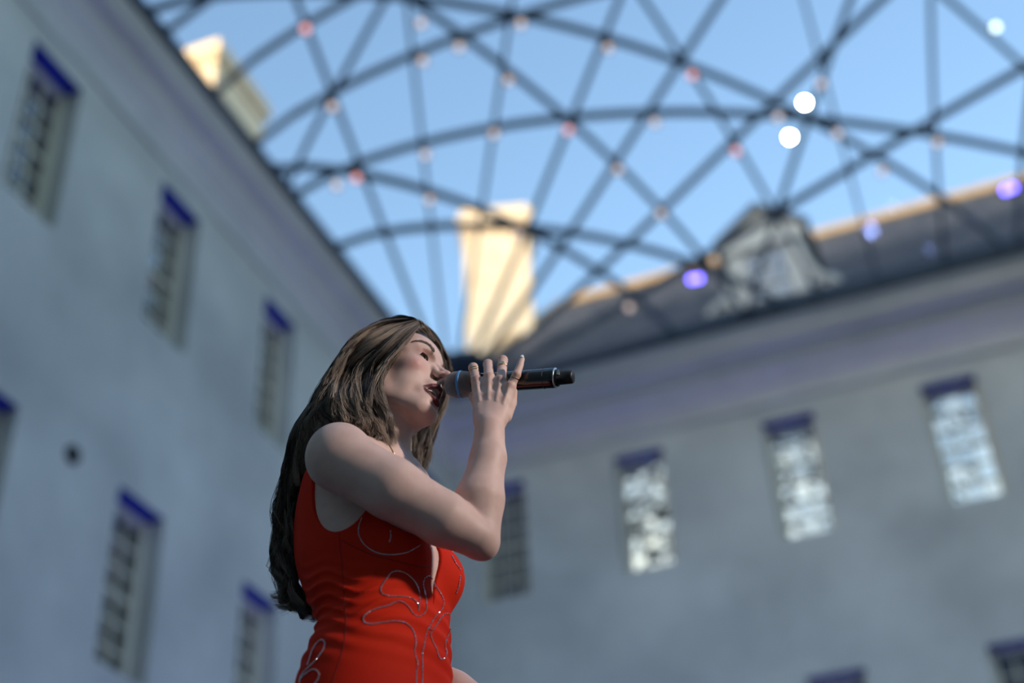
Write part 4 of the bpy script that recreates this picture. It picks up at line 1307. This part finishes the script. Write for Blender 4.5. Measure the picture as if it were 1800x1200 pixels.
def sheet(rails, count, clumps, wav, depth, seedc, light=0.5, taper=1.0, cl_tight=0.65, rootw=0.15):
    """rails: list over s of world polylines (each k x 3). Strands fill the sheet between the rails, gathered into wavy locks"""
    R = np.stack([cat_rom(r, NPT) for r in rails])          # (ns, NPT, 3)
    ns = len(rails)
    cs = (np.arange(clumps)+HR_.random(clumps))/clumps
    cph = HR_.random((clumps, 4))*2*pi; cfr = HR_.uniform(0.8, 1.35, clumps); cdp = HR_.uniform(-1, 1, clumps); clen = HR_.uniform(0.82, 1.0, clumps)
    ci = HR_.integers(0, clumps, count)
    sp = HR_.normal(0, 1, (count, 2)); sp *= np.minimum(1, 1.8/np.maximum(np.linalg.norm(sp, axis=1, keepdims=True), 1e-6))
    t = np.linspace(0, 1, NPT)[None, :]
    tight = (1-cl_tight*np.clip(t*1.5, 0, 1))               # strands gather towards the tips
    s = np.clip(cs[ci][:, None]+sp[:, :1]*tight*0.9/clumps, 0, 1)
    x = s*(ns-1); i0 = np.clip(x.astype(int), 0, ns-2); f = (x-i0)[..., None]
    tt = np.clip(t*clen[ci][:, None]*taper, 0, 1)*(NPT-1); j0 = np.clip(tt.astype(int), 0, NPT-2); g = (tt-j0)[..., None]
    A = R[i0, j0]*(1-g)+R[i0, j0+1]*g; B = R[i0+1, j0]*(1-g)+R[i0+1, j0+1]*g
    P = A*(1-f)+B*f
    # wave of each lock plus a little disorder of each strand
    grow = np.clip((t-rootw)/0.5, 0, 1)**1.2
    ph = cph[ci]
    w1 = np.sin(t*cfr[ci][:, None]*wav[1]*2*pi+ph[:, :1]); w2 = np.sin(t*cfr[ci][:, None]*wav[1]*2.3*pi+ph[:, 1:2])
    jit = 0.30*np.sin(t*7+sp[:, 1:2]*5)+0.18*np.sin(t*15+sp[:, :1]*7)
    P += RH*((w1*wav[0]+jit*wav[0])*grow)[..., None]
    P += FH*((w2*wav[0]*0.8+cdp[ci][:, None]*depth*0.7+sp[:, 1:2]*depth*0.55*tight)*np.clip(t*2.5, 0.25, 1))[..., None]
    P += Z3*(sp[:, 1:2]*0.0015*(1-t))[..., None]
    tone = np.clip(light+HR_.normal(0, 0.30, clumps)[ci]+HR_.normal(0, 0.12, count), 0, 1)[:, None]
    tone = np.clip(tone*(0.55+0.75*t), 0, 1)[..., None]
    col_ = np.array(lin((56,47,42)))*(1-tone)+np.array(lin((182,164,146)))*tone
    return P, col_
def px_rail(pts, off=0.016, hl=None):
    """pixel polyline -> world, lying on the skull (offset) above and at the given depth below"""
    out = []
    for i, p in enumerate(pts):
        h = p[2] if len(p) > 2 else skull_h(p[0], p[1], off)
        out.append(at(p[0], p[1], h))
    return out
near = [
 [(738,572),(727,585),(706,614),(683,647),(668,684,2.150),(672,717,2.150),(684,745,2.155),(686,774,2.16),(674,808,2.165)],
 [(738,567),(713,582),(675,620),(642,660),(628,699,2.140),(640,735,2.138),(658,757,2.142),(664,782,2.15),(652,808,2.16)],
 [(734,564),(699,576),(656,611),(616,654),(596,696,2.135),(603,732,2.132),(632,752,2.135),(648,772,2.14),(640,798,2.15)],
 [(729,562),(687,571),(640,603),(602,650),(580,694,2.14),(574,730,2.14),(590,757,2.145),(602,777,2.15),(594,802,2.17)],
 [(722,561),(674,568,2.175),(627,599,2.160),(593,645,2.150),(568,692,2.15),(552,735,2.16),(544,775,2.18),(534,815,2.20),(524,860,2.22)],
 [(714,561,2.20),(660,567,2.195),(614,599,2.185),(584,645,2.175),(558,695,2.17),(534,745,2.19),(521,785,2.21),(510,835,2.23),(500,880,2.24)]]
near_r = [px_rail(r) for r in near]
near_in = [px_rail(r, 0.008) for r in near]
back = [
 [(602,640,2.20),(552,700,2.20),(520,755,2.22),(508,800,2.24),(494,850,2.25),(488,900,2.26),(490,950,2.26),(487,1000,2.27),(498,1035,2.27),(488,1050,2.27),(468,1040,2.27)],
 [(608,650,2.19),(564,710,2.20),(532,765,2.22),(518,810,2.24),(504,860,2.25),(498,910,2.26),(500,960,2.26),(498,1005,2.26),(512,1045,2.27),(508,1066,2.27),(488,1062,2.27)],
 [(614,665,2.18),(576,725,2.20),(546,775,2.22),(528,820,2.24),(516,870,2.25),(510,920,2.26),(510,970,2.26),(508,1015,2.26),(524,1058,2.26),(530,1082,2.26),(515,1086,2.26)],
 [(622,690,2.18),(592,745,2.20),(562,790,2.22),(542,835,2.24),(528,880,2.25),(522,925,2.26),(520,980,2.26),(520,1025,2.26),(538,1062,2.26),(552,1084,2.25),(548,1092,2.25)]]
back_r = [px_rail(r) for r in back]
far = [
 [(730,562,2.23),(748,574,2.26),(762,600,2.31),(772,628,2.345),(770,664,2.37),(752,702,2.38),(734,740,2.38),(722,780,2.38),(714,820,2.38),(706,860,2.37)],
 [(730,561,2.23),(752,575,2.27),(768,601,2.32),(782,630,2.36),(784,666,2.385),(768,706,2.395),(750,748,2.395),(738,790,2.39),(730,830,2.39),(724,868,2.38)],
 [(730,561,2.23),(755,576,2.28),(773,602,2.33),(788,632,2.37),(794,668,2.395),(780,712,2.40),(762,752,2.40),(755,792,2.395),(748,828,2.395),(742,864,2.39)]]
far_r = [px_rail(r) for r in far]
top = [   # from the parting over the crown to the back of the head
 [(742,568),(734,562),(722,559),(700,561,2.25),(668,570,2.27),(642,592,2.28),(622,622,2.27),(604,660,2.25),(588,700,2.24)],
 [(740,565),(726,561),(704,560,2.22),(674,567,2.23),(644,584,2.24),(620,611,2.24),(602,642,2.23),(582,680,2.22),(562,720,2.22)],
 [(736,564),(712,561),(686,565,2.19),(654,576,2.20),(625,600,2.20),(602,630,2.20),(582,668,2.20),(564,705,2.20),(545,742,2.21)]]
front = [  # short roots over the forehead
 [(718,561,2.225),(734,561,2.235),(747,569,2.245),(757,583,2.265),(766,599,2.31),(775,618,2.34)],
 [(720,562,2.22),(733,564,2.23),(745,573,2.235),(754,586,2.255),(763,602,2.31),(770,622,2.34)],
 [(722,563,2.21),(731,568,2.22),(742,577,2.225),(750,589,2.25),(757,604,2.31),(762,624,2.34)],
 [(716,564,2.195),(725,572,2.20),(734,582,2.21),(742,593,2.235),(750,607,2.29),(755,626,2.33)]]
front_r = [px_rail(r, 0.010) for r in front]
top_r = [px_rail(r, 0.02) for r in top]
S_all = []
S_all.append(sheet(near_in, 1500, 40, (0.006, 1.6), 0.012, 1, 0.22, cl_tight=0.3))
S_all.append(sheet(near_r, 3600, 60, (0.0110, 1.45), 0.016, 2, 0.48, cl_tight=0.35))
S_all.append(sheet(near_r[:5], 1300, 26, (0.0160, 1.35), 0.016, 3, 0.78, cl_tight=0.55))
S_all.append(sheet(top_r, 1400, 26, (0.005, 1.3), 0.010, 4, 0.40, cl_tight=0.4))
S_all.append(sheet(back_r, 2000, 30, (0.0100, 3.0), 0.022, 5, 0.20, cl_tight=0.5))
S_all.append(sheet(back_r[:2], 300, 10, (0.012, 3.2), 0.03, 6, 0.28, cl_tight=0.2))
S_all.append(sheet(far_r, 1500, 22, (0.0085, 2.2), 0.014, 7, 0.36, cl_tight=0.4))
S_all.append(sheet(front_r, 1000, 20, (0.002, 1.0), 0.006, 8, 0.30, cl_tight=0.1))
PS = np.concatenate([a for a, b in S_all]); CS = np.concatenate([b for a, b in S_all])
# stray hairs
idx = HR_.integers(0, len(PS), 150); fl = PS[idx].copy(); tq = np.linspace(0, 1, NPT)[None, :, None]
fl += (RH*HR_.normal(0, 0.014, (150,1,1))+FH*HR_.normal(0, 0.01, (150,1,1))+Z3*HR_.normal(0, 0.008, (150,1,1)))*tq**1.5
rad_ = 0.00036*np.concatenate([np.linspace(0.8, 1, 5), np.ones(NPT-11), np.linspace(1, 0.15, 6)])
rads = np.tile(rad_, (len(PS), 1))*HR_.uniform(0.7, 1.25, (len(PS), 1))
PS = np.concatenate([PS, fl]); CS = np.concatenate([CS, CS[idx]]); rads = np.concatenate([rads, np.tile(rad_*0.35, (150, 1))])
# inner mass so that no skin shows between the strands
mass = Solid()
mass.ell(HF, cm(-1.1,0,3.7), cm(9.4,7.5,8.6), 0)
mass.ell(HF, cm(3.9,0,8.2), cm(4.1,4.5,3.65), cr(1.5))
mass.ell(HF, cm(-4.5,0,-3), cm(5.2,6.2,7.5), cr(3))
mass.fn(HF, lambda p: (p[:,0]-0.048*HS)*0.94-(p[:,2]-0.03*HS)*0.42, (0,0,0), 0.4, cr(.6), 'i')   # hair line
for r in ([near_in[1], near_in[3]]):
    q = cat_rom(r, 9)[4:8]; mass.chain(IDF, [p+FH*0.02 for p in q], [.016,.017,.015,.010], 0.012)
for r in ([back_r[1], back_r[2]]):
    q = cat_rom(r, 10); mass.chain(IDF, list(q[2:9]+FH*0.010), [.012,.010,.009,.009,.009,.008,.006], 0.01)
q = cat_rom(far_r[1], 9)[3:9]; mass.chain(IDF, list(q+FH*0.012), [.012,.015,.015,.014,.012,.008], 0.01)
if True:
    lo_ = np.minimum(PS.reshape(-1,3).min(0), HF.o-0.13)-0.02; hi_ = np.maximum(PS.reshape(-1,3).max(0), HF.o+0.14)+0.02
    MV, MQ = mesh_solid(mass, lo_, hi_, 0.005, slack=2.0)
    ho = hair_mesh('hair', PS, rads, M['hair'], person, CS)
    ho['label'] = 'long wavy brown hair with lighter strands'
    mo = np_mesh('hair_mass', MV, MQ, M['hair'], ho); point_color(mo, np.tile(np.array(lin((34,28,26))), (len(MV), 1)))
# ------------------------------------------------------------------ microphone
M['mic_black'] = mat('mic_lacquer', (14,15,17), 0.22, spec=0.6, coat=0.3)
M['mic_matt'] = mat('mic_plastic', (22,23,26), 0.45)
M['mic_core'] = mat('mic_foam', (10,10,11), 0.9)
M['mic_wire'] = mat('mic_wire', (206,206,208), 0.36, metal=0.9)
M['mic_ring'] = mat('mic_ring_blue', (70,146,214), 0.35, coat=0.3)
M['silver'] = mat('silver_edge', (190,192,196), 0.25, metal=0.9)
M['gold'] = mat('gold', (206,178,128), 0.25, metal=1.0)
m0 = at(783.5, 677.5, 2.212); m1 = at(1008, 662, 2.14)
max_ = unit(m1-m0); ML = np.linalg.norm(m1-m0)
mic = empty('microphone', m0)
tag(mic, 'black handheld wireless microphone with blue ringed wire grille held to the mouth', 'microphone')
Z0 = np.zeros(3)
GR = [(0.0,.0005),(.0005,.0095),(.003,.0165),(.008,.0215),(.015,.0245),(.022,.0259),(.034,.0262),(.043,.0252),(.052,.0228),(.060,.0205)]
mb = MB(); mb.lathe([(max(r-.0011, .0002), h+.0006) for h, r in GR], Z0, max_, 40); core = mb.build('grille', M['mic_core'], mic, True)
# wire mesh: diamond lattice over the core
gh = np.array([g[0] for g in GR]); gr = np.array([g[1] for g in GR])
arc = np.concatenate([[0], np.cumsum(np.hypot(np.diff(gh), np.diff(gr)))])
NA, NS = 66, 44
u_ = unit(np.cross(max_, Z3)); w_ = np.cross(max_, u_)
vs_, fs_ = [], []
for i in range(NS+1):
    a_s = arc[-1]*(0.02+0.98*i/NS); hh, rr = np.interp(a_s, arc, gh), np.interp(a_s, arc, gr)
    for k in range(NA):
        a = 2*pi*(k+0.5*(i % 2))/NA; vs_.append(max_*hh+rr*(u_*cos(a)+w_*sin(a)))
for i in range(0, NS-1):
    for k in range(NA):
        if i % 2 == 0: l, r_ = i*NA*0+(i+1)*NA+(k-1) % NA, (i+1)*NA+k
        else: l, r_ = (i+1)*NA+k, (i+1)*NA+(k+1) % NA
        fs_.append((i*NA+k, r_, (i+2)*NA+k, l))
mb = MB(); mb.add(vs_, fs_); wm = mb.build('wire_mesh', M['mic_wire'], core)
wf_ = wm.modifiers.new('wire', 'WIREFRAME'); wf_.thickness = 0.0009; wf_.use_even_offset = False
mb = MB(); mb.lathe([(.0258,.0300),(.0272,.0307),(.0274,.0335),(.0270,.0355),(.0255,.0361)], Z0, max_, 48); mb.build('grille_ring', M['mic_ring'], mic, True)
mb = MB(); mb.lathe([(.0208,.0585),(.0206,.063),(.0198,.068),(.0194,.074)], Z0, max_, 40); mb.build('collar', M['mic_matt'], mic, True)
HE = ML-0.034
mb = MB(); mb.lathe([(.0192,.073),(.0190,.10),(.0192,HE-.03),(.0194,HE-.012),(.0194,HE-.001),(.0185,HE)], Z0, max_, 48); mb.build('handle', M['mic_black'], mic, True)
mb = MB(); mb.lathe([(.0194,HE-.0025),(.0199,HE-.0018),(.0199,HE-.0004),(.0190,HE+.0002)], Z0, max_, 48); mb.build('end_ring', M['silver'], mic, True)
mb = MB(); mb.lathe([(.0196,HE-.024),(.01965,HE-.0235),(.01965,HE-.0232),(.0193,HE-.0228)], Z0, max_, 48); mb.build('joint_ring', M['mic_matt'], mic, True)
mb = MB(); mb.lathe([(.0165,HE-.002),(.0165,HE+.004),(.0138,HE+.005),(.0132,ML-.006),(.0125,ML-.002),(.0105,ML)], Z0, max_, 40); mb.build('antenna_cap', M['mic_matt'], mic, True)
mb = MB(); mb.box((-.0025,-.0012,-.004),(.0025,.0012,.004)); sw = mb.build('switch', M['silver'], mic)
sw.location = max_*(HE+.0035)-FH*0.0165; sw.rotation_euler = Vector(max_).to_track_quat('X', 'Z').to_euler()

# ------------------------------------------------------------------ jewellery
def ring(name, c, axis, R, r, label, n=40, m_=10):
    ax_ = unit(axis); u = unit(np.cross(ax_, Z3+0.01)); w = np.cross(ax_, u); vs_, fs_ = [], []
    for i in range(n):
        a = 2*pi*i/n; d = u*cos(a)+w*sin(a)
        for j in range(m_):
            b = 2*pi*j/m_; vs_.append(c+d*(R+r*0.55*cos(b))+ax_*r*sin(b))
    for i in range(n):
        for j in range(m_): fs_.append((i*m_+j, ((i+1) % n)*m_+j, ((i+1) % n)*m_+(j+1) % m_, i*m_+(j+1) % m_))
    mb = MB(); mb.add(vs_, fs_); o = mb.build(name, M['gold'], person, True); o['label'] = label; return o
def on_finger(i, t):
    a, b = FING[i][0], FING[i][1]; return a+(b-a)*t, b-a, FR_[i][0]+(FR_[i][1]-FR_[i][0])*t
c, ax_, r = on_finger(0, 0.62); ring('ring', c, ax_, r+.0004, .0013, 'plain gold ring')
c, ax_, r = on_finger(0, 0.78); ring('ring', c, ax_, r+.0004, .0015, 'plain gold ring')
c, ax_, r = on_finger(2, 0.66); rg = ring('ring', c, ax_, r+.0004, .0015, 'gold ring with a flat engraved face')
fn_ = unit(-FH*0.85+Z3*0.5); fn_ = unit(fn_-unit(ax_)*(fn_@unit(ax_)))
mb = MB(); mb.lathe([(.0048,-.0005),(.0052,.0008),(.0046,.0016),(.0030,.0012)], c+fn_*(r+.0004), fn_, 20); mb.build('signet', M['gold'], rg, True)
c, ax_, r = on_finger(3, 0.72); ring('ring', c, ax_, r+.0003, .0008, 'thin gold ring')
# necklace: a fine chain lying on the collar bones
pts = []
for k in range(61):
    a = -2.6+5.2*k/60
    p = NECK+tf*(0.050+0.072*cos(a))+tl*0.082*sin(a)+Z3*(-0.012-0.045*cos(a)); pts.append(p)
pts, _g = snap(np.array(pts), 0.0010, 6)
mb = MB(); mb.tube(list(pts), 0.0011, 6, False); o = mb.build('necklace', M['gold'], person, True); o['label'] = 'fine gold chain round the neck'
# drop earring on the far ear
mb = MB(); pts = [at(723.5,764,2.345), at(722.8,775,2.345), at(722.5,790,2.345), at(721.5,800,2.345), at(721.0,812,2.345), at(723.5,818,2.345), at(724.0,826,2.345)]
mb.tube(pts, 0.0008, 6)
for i, p in enumerate(np.linspace(0, 1, 18)):
    q = np.array([np.interp(p, np.linspace(0,1,7), [v[k] for v in pts]) for k in range(3)])
    mb.lathe([(.0004,-.0012),(.0014,0),(.0004,.0012)], q, (0,0,1), 6)
o = mb.build('earring', M['gold'], person, True); o['label'] = 'long thin gold drop earring'

# ------------------------------------------------------------------ the stage under her feet
mb = MB(); c_ = TF.world((0,0,0))
mb.box((c_[0]-3, c_[1]-0.9, STAGE_Z-0.06), (c_[0]+5, c_[1]+6, STAGE_Z)); st_o = mb.build('stage_deck', M['stage'])
tag(st_o, 'black stage deck that the singer stands on', 'stage')
for (x, y) in ((-2.9,-0.8),(0.5,-0.8),(4.9,-0.8),(-2.9,5.9),(0.5,5.9),(4.9,5.9)):
    mb = MB(); mb.tube([(c_[0]+x, c_[1]+y, 0), (c_[0]+x, c_[1]+y, STAGE_Z-0.06)], 0.05, 10); mb.build('stage_leg', M['dark'], st_o)
